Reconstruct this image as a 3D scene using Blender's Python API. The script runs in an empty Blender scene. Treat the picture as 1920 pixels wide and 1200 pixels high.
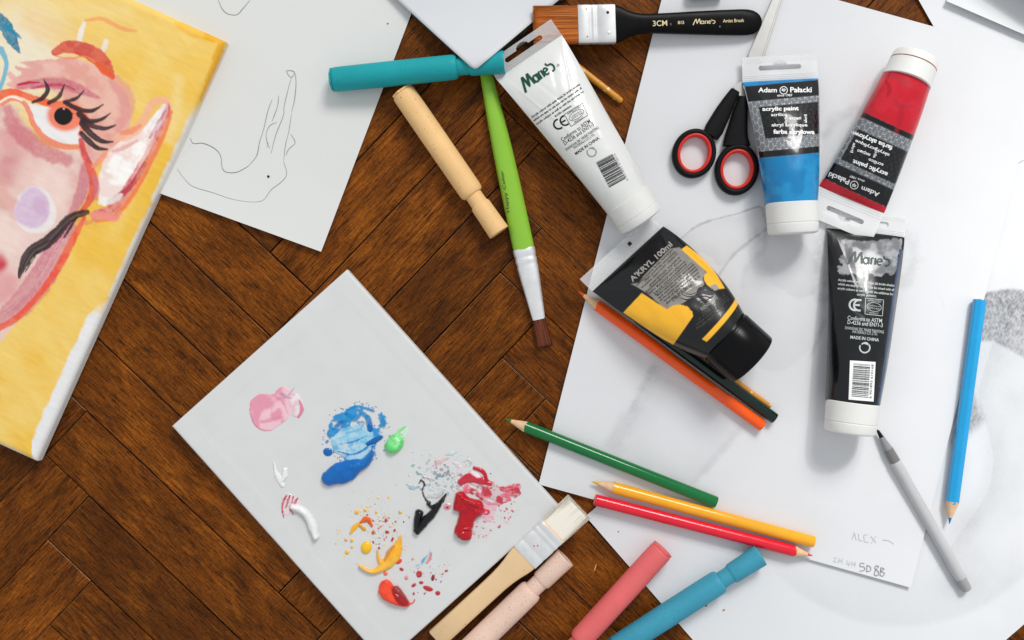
import bpy, bmesh, math, random
import numpy as np
from mathutils import Matrix, Vector

# ------------------------------------------------------------------ camera, light, exposure
K = 0.0004          # metres per photograph pixel on the floor plane
HC = 0.80           # camera height above the floor
scene = bpy.context.scene
COL = scene.collection

cam_data = bpy.data.cameras.new("camera")
cam_data.sensor_width = 36.0
cam_data.lens = 36.0 * HC / (1920 * K)
cam_data.clip_start = 0.01
cam_data.clip_end = 20.0
cam = bpy.data.objects.new("camera", cam_data)
cam.location = (0, 0, HC)
COL.objects.link(cam)
scene.camera = cam

world = bpy.data.worlds.new("World")
scene.world = world
world.use_nodes = True
bgn = world.node_tree.nodes["Background"]
bgn.inputs[0].default_value = (0.93, 0.965, 1.0, 1)
bgn.inputs[1].default_value = 0.51

def lamp(name, kind, loc, target, energy, color=(1, 1, 1), **kw):
    d = bpy.data.lights.new(name, kind)
    d.energy = energy
    d.color = color
    for k, v in kw.items():
        setattr(d, k, v)
    o = bpy.data.objects.new(name, d)
    o.location = loc
    o.rotation_euler = (Vector(target) - Vector(loc)).to_track_quat('-Z', 'Y').to_euler()
    COL.objects.link(o)
    return o

# the window: a broad soft source up and to the right, and the beam through it on the right-hand papers
lamp("window_light", 'AREA', (1.45, 3.40, 3.45), (0, 0, 0), 122.0, (1.0, 0.985, 0.955), shape='RECTANGLE', size=1.7, size_y=1.5)
lamp("window_beam", 'SPOT', (1.25, 2.05, 2.35), (0.50, 0.02, 0), 215.0, (1.0, 0.99, 0.97), shadow_soft_size=0.16,
     spot_size=math.radians(11.2), spot_blend=0.9)

scene.view_settings.view_transform = 'Standard'
scene.view_settings.look = 'None'
scene.view_settings.exposure = 0.39
scene.view_settings.gamma = 1.0
scene.view_settings.use_curve_mapping = False
scene.render.engine = 'CYCLES'
scene.cycles.max_bounces = 6
scene.cycles.transparent_max_bounces = 8

# ------------------------------------------------------------------ helpers
rng = np.random.default_rng(7)
random.seed(7)

def P(px, py, z=0.0):
    f = K * (1 - z / HC)
    return Vector(((px - 960) * f, (600 - py) * f, z))

def to_px(W):
    f = K * (1 - W[..., 2] / HC)
    return 960 + W[..., 0] / f, 600 - W[..., 1] / f

def s2l(c):
    c = np.asarray(c, dtype=float) / 255.0
    return np.where(c <= 0.04045, c / 12.92, ((c + 0.055) / 1.055) ** 2.4)

def smooth(e0, e1, x):
    t = np.clip((x - e0) / (e1 - e0 + 1e-12), 0, 1)
    return t * t * (3 - 2 * t)

def _hash(ix, iy, seed):
    h = (ix.astype(np.int64) * 374761393 + iy.astype(np.int64) * 668265263 + seed * 1442695041) & 0x7fffffff
    h = ((h ^ (h >> 13)) * 1274126177) & 0x7fffffff
    return ((h ^ (h >> 16)) & 0xffff) / 65535.0

def vnoise(x, y, seed=0):
    ix = np.floor(x); iy = np.floor(y)
    fx = x - ix; fy = y - iy
    fx = fx * fx * (3 - 2 * fx); fy = fy * fy * (3 - 2 * fy)
    a = _hash(ix, iy, seed); b = _hash(ix + 1, iy, seed)
    c = _hash(ix, iy + 1, seed); d = _hash(ix + 1, iy + 1, seed)
    return (a * (1 - fx) + b * fx) * (1 - fy) + (c * (1 - fx) + d * fx) * fy

def fbm(x, y, scale, seed=0, octaves=4):
    s = 0; amp = 0.5; tot = 0; f = 1.0 / scale
    for o in range(octaves):
        s = s + amp * vnoise(x * f, y * f, seed + o * 17)
        tot += amp; amp *= 0.5; f *= 2.03
    return s / tot          # 0..1

def catmull(pts, n=8):
    pts = [np.array(p, dtype=float) for p in pts]
    if len(pts) < 3:
        return np.array(pts)
    q = [2 * pts[0] - pts[1]] + pts + [2 * pts[-1] - pts[-2]]
    out = []
    for i in range(1, len(q) - 2):
        p0, p1, p2, p3 = q[i - 1], q[i], q[i + 1], q[i + 2]
        for k in range(n):
            t = k / n
            out.append(0.5 * ((2 * p1) + (-p0 + p2) * t + (2 * p0 - 5 * p1 + 4 * p2 - p3) * t * t
                              + (-p0 + 3 * p1 - 3 * p2 + p3) * t ** 3))
    out.append(pts[-1])
    return np.array(out)

def dist_polyline(X, Y, pts):
    """distance to a polyline and the fraction along it"""
    best = np.full(X.shape, 1e9); frac = np.zeros(X.shape); side = np.zeros(X.shape)
    seg = np.hypot(*(pts[1:, :2] - pts[:-1, :2]).T); tot = max(seg.sum(), 1e-9); acc = 0
    for i in range(len(pts) - 1):
        ax, ay = pts[i, 0], pts[i, 1]; bx, by = pts[i + 1, 0], pts[i + 1, 1]
        dx, dy = bx - ax, by - ay; L2 = dx * dx + dy * dy + 1e-12
        t = np.clip(((X - ax) * dx + (Y - ay) * dy) / L2, 0, 1)
        d = np.hypot(X - ax - t * dx, Y - ay - t * dy)
        m = d < best
        best = np.where(m, d, best)
        frac = np.where(m, (acc + t * seg[i]) / tot, frac)
        side = np.where(m, ((X - ax) * dy - (Y - ay) * dx) / math.sqrt(L2), side)
        acc += seg[i]
    return best, frac, side

def sd_poly(X, Y, pts):
    """signed distance, negative inside"""
    pts = np.asarray(pts, dtype=float)
    d, _, _ = dist_polyline(X, Y, np.vstack([pts, pts[:1]]))
    inside = np.zeros(X.shape, dtype=bool)
    n = len(pts)
    for i in range(n):
        x0, y0 = pts[i]; x1, y1 = pts[(i + 1) % n]
        c = ((y0 > Y) != (y1 > Y))
        with np.errstate(divide='ignore', invalid='ignore'):
            xi = (x1 - x0) * (Y - y0) / (y1 - y0 + 1e-12) + x0
        inside ^= c & (X < xi)
    return np.where(inside, -d, d)

class Canvas2D:
    """paint layers evaluated at scattered points given in photograph pixels"""
    def __init__(self, X, Y, base):
        self.X, self.Y = X, Y
        self.C = np.ones(X.shape + (3,)) * s2l(base)
        self.A = np.zeros(X.shape)
        self.H = np.zeros(X.shape)
    def _put(self, m, alpha, color, height=None, cover=True, flat=False):
        if isinstance(color, np.ndarray) and color.ndim > 1:
            col = color
        else:
            col = s2l(color)
        a = alpha[..., None]
        self.C[m] = self.C[m] * (1 - a) + col * a
        if cover:
            self.A[m] = np.maximum(self.A[m], alpha)
        if height is not None:
            self.H[m] = np.maximum(self.H[m], height)
    def _edge(self, x, y, rough, rs, seed):
        return (fbm(x, y, rs, seed, 3) - 0.5) * 2 * rough if rough else 0
    def stroke(self, pts, widths, color, alpha=1.0, soft=1.2, rough=1.0, rs=6, seed=0, streak=0.0,
               tex=0.0, texs=5, h=0.0, color2=None, cover=True):
        P_ = catmull(pts, 6)
        n = len(P_)
        w = np.interp(np.linspace(0, 1, n), np.linspace(0, 1, len(widths)), widths) if np.ndim(widths) else np.full(n, float(widths))
        pad = w.max() + 12
        m = (self.X > P_[:, 0].min() - pad) & (self.X < P_[:, 0].max() + pad) & (self.Y > P_[:, 1].min() - pad) & (self.Y < P_[:, 1].max() + pad)
        if not m.any():
            return
        x, y = self.X[m], self.Y[m]
        d, f, side = dist_polyline(x, y, P_)
        hw = np.interp(f, np.linspace(0, 1, n), w) / 2
        dd = d - hw + self._edge(x, y, rough, rs, seed)
        a = alpha * smooth(soft, -soft, dd)
        if streak:
            sn = vnoise(side * 0.55 + 31, f * 5 + 7, seed + 3)
            a = a * (1 - streak * smooth(0.35, 0.75, sn))
        if tex:
            a = a * (1 - tex * smooth(0.42, 0.62, fbm(x, y, texs, seed + 9, 3)))
        hh = None
        if h:
            hh = h * np.sqrt(np.clip(1 - (np.clip((dd + hw) / (hw + 1e-6), 0, 1)) ** 2, 0, 1)) * (0.86 + 0.28 * fbm(x, y, 16, seed + 5, 2))
        col = color
        if color2 is not None:
            t = fbm(x, y, 12, seed + 4, 3)[..., None]
            t = smooth(0.35, 0.65, t)
            col = s2l(color) * (1 - t) + s2l(color2) * t
        self._put(m, a, col, hh, cover)
    def poly(self, pts, color, alpha=1.0, soft=1.5, rough=1.5, rs=8, seed=0, tex=0.0, texs=6, h=0.0, color2=None,
             curve=True, cs=14, cover=True, thr=(0.42, 0.62), streak=None, hr=7.0):
        if curve:
            q = catmull(list(pts) + [pts[0]], 4)[:-1]
        else:
            q = np.asarray(pts, dtype=float)
        m = (self.X > q[:, 0].min() - 12) & (self.X < q[:, 0].max() + 12) & (self.Y > q[:, 1].min() - 12) & (self.Y < q[:, 1].max() + 12)
        if not m.any():
            return
        x, y = self.X[m], self.Y[m]
        d = sd_poly(x, y, q) + self._edge(x, y, rough, rs, seed)
        a = alpha * smooth(soft, -soft, d)
        if tex:
            a = a * (1 - tex * smooth(thr[0], thr[1], fbm(x, y, texs, seed + 9, 3)))
        if streak is not None:
            ang, amt, sc = streak
            u = x * math.cos(ang) + y * math.sin(ang); v = -x * math.sin(ang) + y * math.cos(ang)
            a = a * (1 - amt * smooth(0.35, 0.7, vnoise(u / 40.0, v / sc, seed + 21)))
        hh = None
        if h:
            hh = h * np.sqrt(np.clip(1 - (1 - np.clip(-d / hr, 0, 1)) ** 2, 0, 1)) * (0.72 + 0.56 * fbm(x, y, 15, seed + 5, 2))
        col = color
        if color2 is not None:
            t = smooth(0.35, 0.65, fbm(x, y, cs, seed + 4, 3))[..., None]
            col = s2l(color) * (1 - t) + s2l(color2) * t
        self._put(m, a, col, hh, cover)
    def dot(self, cx, cy, rx, ry, color, alpha=1.0, ang=0.0, soft=0.8, rough=0.3, seed=0, h=0.0, tex=0.0):
        R = max(rx, ry) + 4 + soft
        m = (abs(self.X - cx) < R) & (abs(self.Y - cy) < R)
        if not m.any():
            return
        x, y = self.X[m] - cx, self.Y[m] - cy
        u = x * math.cos(ang) + y * math.sin(ang); v = -x * math.sin(ang) + y * math.cos(ang)
        r = np.hypot(u / rx, v / ry)
        d = (r - 1) * min(rx, ry) + self._edge(self.X[m], self.Y[m], rough, max(3.0, rx), seed)
        a = alpha * smooth(soft, -soft, d)
        if tex:
            a = a * (1 - tex * smooth(0.42, 0.62, fbm(self.X[m], self.Y[m], 5, seed + 9, 3)))
        hh = h * np.sqrt(np.clip(1 - r ** 2, 0, 1)) if h else None
        self._put(m, a, color, hh)

# ---- materials
def nodes_of(m):
    m.use_nodes = True
    return m.node_tree.nodes, m.node_tree.links

def mat(name, rgb, rough=0.5, spec=0.5, coat=0.0, metal=0.0, var=0.08, vscale=60.0, bump=0.0, bscale=400.0, alpha=1.0,
        attr=None, sss=0.0, speck=None, rvar=0.08, trans=0.0):
    m = bpy.data.materials.new(name)
    n, l = nodes_of(m)
    b = n["Principled BSDF"]
    b.inputs["Roughness"].default_value = rough
    b.inputs["Specular IOR Level"].default_value = spec * 0.6
    b.inputs["Coat Weight"].default_value = coat * 0.5
    b.inputs["Coat Roughness"].default_value = 0.07
    b.inputs["Metallic"].default_value = metal
    b.inputs["Alpha"].default_value = alpha
    if trans:
        b.inputs["Transmission Weight"].default_value = trans
    if sss:
        b.inputs["Subsurface Weight"].default_value = sss
        b.inputs["Subsurface Radius"].default_value = (0.004, 0.004, 0.004)
    tc = n.new("ShaderNodeTexCoord")
    nz = n.new("ShaderNodeTexNoise"); nz.inputs["Scale"].default_value = vscale; nz.inputs["Detail"].default_value = 5
    l.new(tc.outputs["Object"], nz.inputs["Vector"])
    if attr:
        a = n.new("ShaderNodeAttribute"); a.attribute_name = attr
        src = a.outputs["Color"]
    else:
        c = n.new("ShaderNodeRGB"); c.outputs[0].default_value = tuple(s2l(rgb)) + (1,)
        src = c.outputs[0]
    mp = n.new("ShaderNodeMapRange")
    mp.inputs[1].default_value = 0.25; mp.inputs[2].default_value = 0.75
    mp.inputs[3].default_value = 1 - var; mp.inputs[4].default_value = 1 + var
    l.new(nz.outputs["Fac"], mp.inputs[0])
    mul = n.new("ShaderNodeVectorMath"); mul.operation = 'SCALE'
    l.new(src, mul.inputs[0]); l.new(mp.outputs[0], mul.inputs["Scale"])
    out = mul.outputs[0]
    if speck:
        sc, thr, colr = speck
        vz = n.new("ShaderNodeTexNoise"); vz.inputs["Scale"].default_value = sc; vz.inputs["Detail"].default_value = 1
        l.new(tc.outputs["Object"], vz.inputs["Vector"])
        st = n.new("ShaderNodeMapRange"); st.inputs[1].default_value = thr; st.inputs[2].default_value = thr + 0.05
        l.new(vz.outputs["Fac"], st.inputs[0])
        mx = n.new("ShaderNodeMix"); mx.data_type = 'RGBA'
        l.new(st.outputs[0], mx.inputs["Factor"]); l.new(out, mx.inputs["A"])
        mx.inputs["B"].default_value = tuple(s2l(colr)) + (1,)
        out = mx.outputs["Result"]
    l.new(out, b.inputs["Base Color"])
    mr = n.new("ShaderNodeMapRange"); mr.inputs[3].default_value = max(0.02, rough - rvar); mr.inputs[4].default_value = rough + rvar
    l.new(nz.outputs["Fac"], mr.inputs[0]); l.new(mr.outputs[0], b.inputs["Roughness"])
    if bump:
        bz = n.new("ShaderNodeTexNoise"); bz.inputs["Scale"].default_value = bscale; bz.inputs["Detail"].default_value = 3
        l.new(tc.outputs["Object"], bz.inputs["Vector"])
        bp = n.new("ShaderNodeBump"); bp.inputs["Strength"].default_value = bump; bp.inputs["Distance"].default_value = 0.0006
        l.new(bz.outputs["Fac"], bp.inputs["Height"]); l.new(bp.outputs[0], b.inputs["Normal"])
    return m

# ---- objects
def link(o, parent=None):
    COL.objects.link(o)
    if parent is not None:
        o.parent = parent
    return o

def thing(name, label, cat, M=None, group=None):
    o = bpy.data.objects.new(name, None)
    o.empty_display_size = 0.01
    COL.objects.link(o)
    if M is not None:
        o.matrix_world = M
    o["label"] = label; o["category"] = cat
    if group:
        o["group"] = group
    return o

def mesh_obj(name, verts, faces, material, parent=None, smooth_shade=True, colors=None, sharp=None, kind=None):
    me = bpy.data.meshes.new(name)
    me.from_pydata([tuple(map(float, v)) for v in verts], [], [tuple(map(int, f)) for f in faces])
    if colors is not None:
        at = me.color_attributes.new("Col", 'FLOAT_COLOR', 'POINT')
        c4 = np.ones((len(verts), 4), dtype=np.float32); c4[:, :3] = np.asarray(colors).reshape(-1, 3)
        at.data.foreach_set("color", c4.ravel())
    me.materials.append(material)
    if smooth_shade:
        me.polygons.foreach_set("use_smooth", [True] * len(me.polygons))
        if sharp:
            me.set_sharp_from_angle(angle=math.radians(sharp))
    me.update()
    o = bpy.data.objects.new(name, me)
    if kind:
        o["kind"] = kind
    return link(o, parent)

def grid_faces(n, m, off=0):
    i = np.arange(n - 1)[:, None]; j = np.arange(m - 1)[None, :]
    a = (i * m + j + off).ravel()
    return np.stack([a, a + 1, a + m + 1, a + m], 1)

def fast_mesh(name, V, F, material, parent=None, colors=None, sharp=None, kind=None, smooth_shade=True):
    """quads only, numpy in"""
    me = bpy.data.meshes.new(name)
    V = np.asarray(V, dtype=np.float32); F = np.asarray(F, dtype=np.int32)
    me.vertices.add(len(V)); me.vertices.foreach_set("co", V.ravel())
    me.loops.add(F.size); me.loops.foreach_set("vertex_index", F.ravel())
    me.polygons.add(len(F)); me.polygons.foreach_set("loop_start", np.arange(0, F.size, F.shape[1], dtype=np.int32))
    me.update(calc_edges=True)
    me.validate()
    if colors is not None:
        at = me.color_attributes.new("Col", 'FLOAT_COLOR', 'POINT')
        c4 = np.ones((len(V), 4), dtype=np.float32); c4[:, :3] = np.asarray(colors).reshape(-1, 3)
        at.data.foreach_set("color", c4.ravel())
    me.materials.append(material)
    if smooth_shade:
        me.polygons.foreach_set("use_smooth", np.ones(len(me.polygons), dtype=bool))
        if sharp:
            me.set_sharp_from_angle(angle=math.radians(sharp))
    o = bpy.data.objects.new(name, me)
    if kind:
        o["kind"] = kind
    return link(o, parent)

def axis_frame(pa, za, pb, zb, roll=0.0):
    A, B = P(*pa, za), P(*pb, zb)
    X = (B - A); L = X.length; X.normalize()
    Y = Vector((0, 0, 1)).cross(X).normalized()
    Z = X.cross(Y)
    M = Matrix(((X.x, Y.x, Z.x, A.x), (X.y, Y.y, Z.y, A.y), (X.z, Y.z, Z.z, A.z), (0, 0, 0, 1)))
    if roll:
        M = M @ Matrix.Rotation(roll, 4, 'X')
    return M, L

def px_m(d, z=0.0):
    return d * K * (1 - z / HC)

def lathe(name, prof, material, parent, seg=40, cap=(True, True), ang=None, sharp=32, zc=0.0, flat=None):
    """profile [(x, r)] around the local X axis; flat=(ry, rz) squashes"""
    V, F = [], []
    n = len(prof)
    ry, rz = flat or (1, 1)
    for x, r in prof:
        for k in range(seg):
            a = 2 * math.pi * k / seg + (ang or 0)
            V.append((x, r * math.cos(a) * ry, zc + r * math.sin(a) * rz))
    for i in range(n - 1):
        for k in range(seg):
            k2 = (k + 1) % seg
            F.append((i * seg + k, i * seg + k2, (i + 1) * seg + k2, (i + 1) * seg + k))
    F = [f[::-1] for f in F]
    if cap[0]:
        F.append(tuple(range(seg)))
    if cap[1]:
        F.append(tuple(reversed(range((n - 1) * seg, n * seg))))
    o = mesh_obj(name, V, F, material, parent, sharp=sharp)
    me = o.data
    bm = bmesh.new(); bm.from_mesh(me); bmesh.ops.recalc_face_normals(bm, faces=bm.faces); bm.to_mesh(me); bm.free()
    return o

def loft(name, secs, material, parent, seg=36, sharp=40, caps=True):
    """sections (x, yc, zc, half_width, half_thickness, exponent)"""
    V, F = [], []
    for (x, yc, zc, hw, ht, e) in secs:
        for k in range(seg):
            a = 2 * math.pi * k / seg
            c, s = math.cos(a), math.sin(a)
            V.append((x, yc + hw * math.copysign(abs(c) ** (2 / e), c), zc + ht * math.copysign(abs(s) ** (2 / e), s)))
    n = len(secs)
    for i in range(n - 1):
        for k in range(seg):
            k2 = (k + 1) % seg
            F.append((i * seg + k, (i + 1) * seg + k, (i + 1) * seg + k2, i * seg + k2))
    if caps:
        F.append(tuple(range(seg))); F.append(tuple(reversed(range((n - 1) * seg, n * seg))))
    o = mesh_obj(name, V, F, material, parent, sharp=sharp)
    me = o.data
    bm = bmesh.new(); bm.from_mesh(me); bmesh.ops.recalc_face_normals(bm, faces=bm.faces); bm.to_mesh(me); bm.free()
    return o

def extrude_outline(name, outer, holes, z0, z1, material, parent, bevel=0.0):
    """outer / holes: lists of local (x, y)"""
    bm = bmesh.new()
    for loop in [outer] + list(holes):
        vs = [bm.verts.new((p[0], p[1], z0)) for p in loop]
        for i in range(len(vs)):
            bm.edges.new((vs[i], vs[(i + 1) % len(vs)]))
    bmesh.ops.triangle_fill(bm, use_beauty=True, use_dissolve=False, edges=bm.edges[:])
    r = bmesh.ops.extrude_face_region(bm, geom=bm.faces[:])
    for v in [g for g in r["geom"] if isinstance(g, bmesh.types.BMVert)]:
        v.co.z = z1
    bmesh.ops.recalc_face_normals(bm, faces=bm.faces)
    me = bpy.data.meshes.new(name)
    bm.to_mesh(me); bm.free()
    me.materials.append(material)
    o = bpy.data.objects.new(name, me)
    link(o, parent)
    if bevel:
        md = o.modifiers.new("edge", 'BEVEL'); md.width = bevel; md.segments = 2; md.limit_method = 'ANGLE'; md.angle_limit = math.radians(50)
    return o

# ---- projection of print onto surfaces
class Surf:
    def __init__(self, M, f):
        self.M = np.array(M); self.Mi = np.array(M.inverted()); self.f = f
    def project(self, px, py, lift=0.00012):
        px = np.asarray(px, dtype=float); py = np.asarray(py, dtype=float)
        z = np.full(px.shape, self.M[2, 3] + 0.008)
        for _ in range(6):
            fk = K * (1 - z / HC)
            W = np.stack([(px - 960) * fk, (600 - py) * fk, z, np.ones_like(z)], -1)
            L = W @ self.Mi.T
            L[..., 2] = self.f(L[..., 0], L[..., 1]) + lift
            z = (L @ self.M.T)[..., 2]
        return L[..., :3]

def local_to_px(M, L):
    L = np.asarray(L, dtype=float)
    W = np.concatenate([L, np.ones(L.shape[:-1] + (1,))], -1) @ np.array(M).T
    return to_px(W[..., :3])

_tcache = {}
def text_geo(s, bold=0.0):
    key = (s, bold)
    if key not in _tcache:
        cu = bpy.data.curves.new("t", 'FONT'); cu.body = s; cu.size = 1.0; cu.resolution_u = 3; cu.offset = bold
        o = bpy.data.objects.new("t", cu); COL.objects.link(o)
        bpy.context.view_layer.update()
        me = bpy.data.meshes.new_from_object(o)
        V = np.array([v.co[:2] for v in me.vertices]); F = [tuple(p.vertices) for p in me.polygons]
        COL.objects.unlink(o); bpy.data.objects.remove(o); bpy.data.curves.remove(cu); bpy.data.meshes.remove(me)
        _tcache[key] = (V, F)
    return _tcache[key]

def text_px(surf, parent, s, p0, p1, material, height=None, bold=0.0, lift=0.00015, name="lettering"):
    """text whose middle line runs from p0 to p1 in photograph pixels"""
    V, F = text_geo(s, bold)
    x0, x1 = V[:, 0].min(), V[:, 0].max(); y0, y1 = V[:, 1].min(), V[:, 1].max()
    p0 = np.array(p0, float); p1 = np.array(p1, float)
    d = p1 - p0; L = np.hypot(*d); d /= L
    nrm = np.array([d[1], -d[0]])               # up in the picture for text running right
    sx = L / (x1 - x0); sy = (height / (y1 - y0)) if height else sx
    Q = p0 + (V[:, :1] - x0) * sx * d + (V[:, 1:] - (y0 + y1) / 2) * sy * nrm
    Lc = surf.project(Q[:, 0], Q[:, 1], lift)
    return mesh_obj(name, Lc, F, material, parent, smooth_shade=False)

def ribbon_geo(pts, width, taper=False):
    pts = np.asarray(pts, float)
    t = np.gradient(pts, axis=0); t /= np.maximum(np.hypot(t[:, 0], t[:, 1]), 1e-9)[:, None]
    nn = np.stack([-t[:, 1], t[:, 0]], 1)
    w = np.asarray(width, float) if np.ndim(width) else np.full(len(pts), float(width))
    if len(w) != len(pts):
        w = np.interp(np.linspace(0, 1, len(pts)), np.linspace(0, 1, len(w)), w)
    a = pts + nn * w[:, None] / 2; b = pts - nn * w[:, None] / 2
    V = np.concatenate([a, b]); n = len(pts)
    F = [(i, i + 1, n + i + 1, n + i) for i in range(n - 1)]
    return V, F

def ribbons_px(surf, parent, name, strokes, material, lift=0.00015):
    """strokes: list of (points px, width px, smooth?) joined into one mark"""
    VV, FF, off = [], [], 0
    for pts, w, sm in strokes:
        q = catmull(pts, 6) if sm else np.array(pts, float)
        if not sm:          # keep the corners, add points between so the print follows the curved surface
            out = [q[0]]; ws = [w[0]] if np.ndim(w) else None
            wq = np.interp(np.linspace(0, 1, len(q)), np.linspace(0, 1, len(w)), w) if np.ndim(w) else None
            if wq is not None: ws = [wq[0]]
            for i in range(len(q) - 1):
                k_ = max(1, int(np.hypot(*(q[i + 1] - q[i])) / 2.0))
                for j in range(1, k_ + 1):
                    out.append(q[i] + (q[i + 1] - q[i]) * j / k_)
                    if wq is not None: ws.append(wq[i] + (wq[i + 1] - wq[i]) * j / k_)
            q = np.array(out)
            if wq is not None: w = ws
        V, F = ribbon_geo(q, w)
        VV.append(V); FF += [tuple(i + off for i in f) for f in F]; off += len(V)
    VV = np.concatenate(VV)
    L = surf.project(VV[:, 0], VV[:, 1], lift)
    return mesh_obj(name, L, FF, material, parent, smooth_shade=False)

def wordmark_strokes(p0, p1, h):
    """the slanted wordmark with the long-legged M, mapped from p0 (lower left) to p1 (lower right)"""
    p0 = np.array(p0, float); p1 = np.array(p1, float)
    d = p1 - p0; L = np.hypot(*d); d /= L; nrm = np.array([d[1], -d[0]])
    def T(pts):
        return [tuple(p0 + d * x * L + nrm * y * h) for x, y in pts]
    def arc(cx, cy, rx, ry, a0, a1, n=10):
        return [(cx + rx * math.cos(math.radians(a0 + (a1 - a0) * i / n)), cy + ry * math.sin(math.radians(a0 + (a1 - a0) * i / n))) for i in range(n + 1)]
    w = 0.145 * h
    S = []
    S.append((T([(0.0, -0.14), (0.13, 0.98), (0.15, 0.98), (0.18, 0.10), (0.285, 0.98), (0.305, 0.98), (0.335, 0.03)]), w * 1.3, False))
    S.append((T(arc(0.425, 0.31, 0.062, 0.27, 0, 360, 16)), w, False))
    S.append((T([(0.492, 0.63), (0.496, 0.02)]), w * 1.1, False))
    S.append((T([(0.555, 0.02), (0.555, 0.60)]), w * 1.1, False))
    S.append((T([(0.555, 0.46), (0.575, 0.57), (0.605, 0.61)]), w, False))
    S.append((T([(0.65, 0.02), (0.65, 0.62)]), w * 1.1, False))
    S.append((T([(0.70, 0.30), (0.815, 0.36)] + arc(0.755, 0.31, 0.062, 0.27, 10, 310, 14)), w * .9, False))
    S.append((T([(0.845, 0.86), (0.855, 0.62)]), w * .9, False))
    S.append((T([(0.865, 0.66), (0.89, 0.60)] + arc(0.925, 0.31, 0.070, 0.29, 95, -120, 12)), w, False))
    return S

# ------------------------------------------------------------------ floor
def wood_material():
    m = bpy.data.materials.new("oak_parquet")
    n, l = nodes_of(m)
    b = n["Principled BSDF"]
    tc = n.new("ShaderNodeTexCoord"); oi = n.new("ShaderNodeObjectInfo")
    off = n.new("ShaderNodeVectorMath"); off.operation = 'SCALE'; off.inputs[0].default_value = (7.3, 3.1, 5.7)
    l.new(oi.outputs["Random"], off.inputs["Scale"])
    add = n.new("ShaderNodeVectorMath"); add.operation = 'ADD'
    l.new(tc.outputs["Object"], add.inputs[0]); l.new(off.outputs[0], add.inputs[1])
    def mapping(s):
        mp = n.new("ShaderNodeMapping"); mp.inputs["Scale"].default_value = s
        l.new(add.outputs[0], mp.inputs["Vector"]); return mp.outputs[0]
    def noise(vec, sc, det, dist=0.0, rough=0.55):
        z = n.new("ShaderNodeTexNoise"); z.inputs["Scale"].default_value = sc; z.inputs["Detail"].default_value = det
        z.inputs["Distortion"].default_value = dist; z.inputs["Roughness"].default_value = rough
        l.new(vec, z.inputs["Vector"]); return z.outputs["Fac"]
    def mrange(v, a, b_, c, d):
        q = n.new("ShaderNodeMapRange"); q.inputs[1].default_value = a; q.inputs[2].default_value = b_
        q.inputs[3].default_value = c; q.inputs[4].default_value = d
        l.new(v, q.inputs[0]); return q.outputs[0]
    def math_(op, a, b_):
        q = n.new("ShaderNodeMath"); q.operation = op
        for i, v in enumerate((a, b_)):
            if isinstance(v, (int, float)): q.inputs[i].default_value = v
            else: l.new(v, q.inputs[i])
        return q.outputs[0]
    grain = noise(mapping((15, 230, 1)), 1.0, 8, 2.2, 0.66)         # long figure
    pores = noise(mapping((100, 1350, 1)), 1.0, 3, 0.3)               # short dark pores
    fleck = noise(mapping((700, 380, 1)), 1.0, 4, 0.8, 0.7)         # ray flecks across the grain
    cloud = noise(mapping((16, 26, 1)), 1.0, 5, 1.4)                # stain clouds
    knots = noise(mapping((9, 30, 1)), 1.0, 4, 2.5)                 # darker worn patches
    cr = n.new("ShaderNodeValToRGB")
    cr.color_ramp.elements[0].position = 0.26; cr.color_ramp.elements[0].color = tuple(s2l((48, 22, 4))) + (1,)
    cr.color_ramp.elements[1].position = 0.74; cr.color_ramp.elements[1].color = tuple(s2l((166, 93, 22))) + (1,)
    e = cr.color_ramp.elements.new(0.5); e.color = tuple(s2l((110, 58, 11))) + (1,)
    mixv = math_('ADD', math_('MULTIPLY', grain, 0.55), math_('MULTIPLY', cloud, 0.45))
    l.new(mixv, cr.inputs[0])
    p = mrange(pores, 0.36, 0.50, 0.30, 1.0)
    f = mrange(fleck, 0.36, 0.68, 0.72, 1.30)
    rv = mrange(oi.outputs["Random"], 0, 1, 0.72, 1.28)
    kn = mrange(knots, 0.30, 0.44, 0.55, 1.0)
    k = math_('MULTIPLY', math_('MULTIPLY', math_('MULTIPLY', p, f), rv), kn)
    sc = n.new("ShaderNodeVectorMath"); sc.operation = 'SCALE'
    l.new(cr.outputs[0], sc.inputs[0]); l.new(k, sc.inputs["Scale"])
    # small pale scratches and dust
    dust = noise(mapping((900, 500, 1)), 1.0, 2, 2.0)
    dm = mrange(dust, 0.77, 0.82, 0.0, 0.5)
    mx = n.new("ShaderNodeMix"); mx.data_type = 'RGBA'
    l.new(dm, mx.inputs["Factor"]); l.new(sc.outputs[0], mx.inputs["A"]); mx.inputs["B"].default_value = tuple(s2l((190, 160, 130))) + (1,)
    l.new(mx.outputs["Result"], b.inputs["Base Color"])
    l.new(mrange(grain, 0.3, 0.7, 0.36, 0.52), b.inputs["Roughness"])
    b.inputs["Specular IOR Level"].default_value = 0.10
    hsum = math_('ADD', math_('MULTIPLY', pores, 1.0), math_('MULTIPLY', fleck, 0.5))
    bp = n.new("ShaderNodeBump"); bp.inputs["Strength"].default_value = 0.35; bp.inputs["Distance"].default_value = 0.0004
    l.new(hsum, bp.inputs["Height"]); l.new(bp.outputs[0], b.inputs["Normal"])
    return m

MW = wood_material()
M_WORN = mat("worn_plank_edge", (150, 116, 86), .6, .3, var=.5, vscale=220)
M_GAP = mat("joint_dirt", (22, 13, 7), 0.9, 0.1, var=0.3)
floor = mesh_obj("floor", [(-.95, -.8, -.010), (.95, -.8, -.010), (.95, .8, -.010), (-.95, .8, -.010)], [(0, 1, 2, 3)], M_GAP, smooth_shade=False)
floor["kind"] = "structure"

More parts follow.
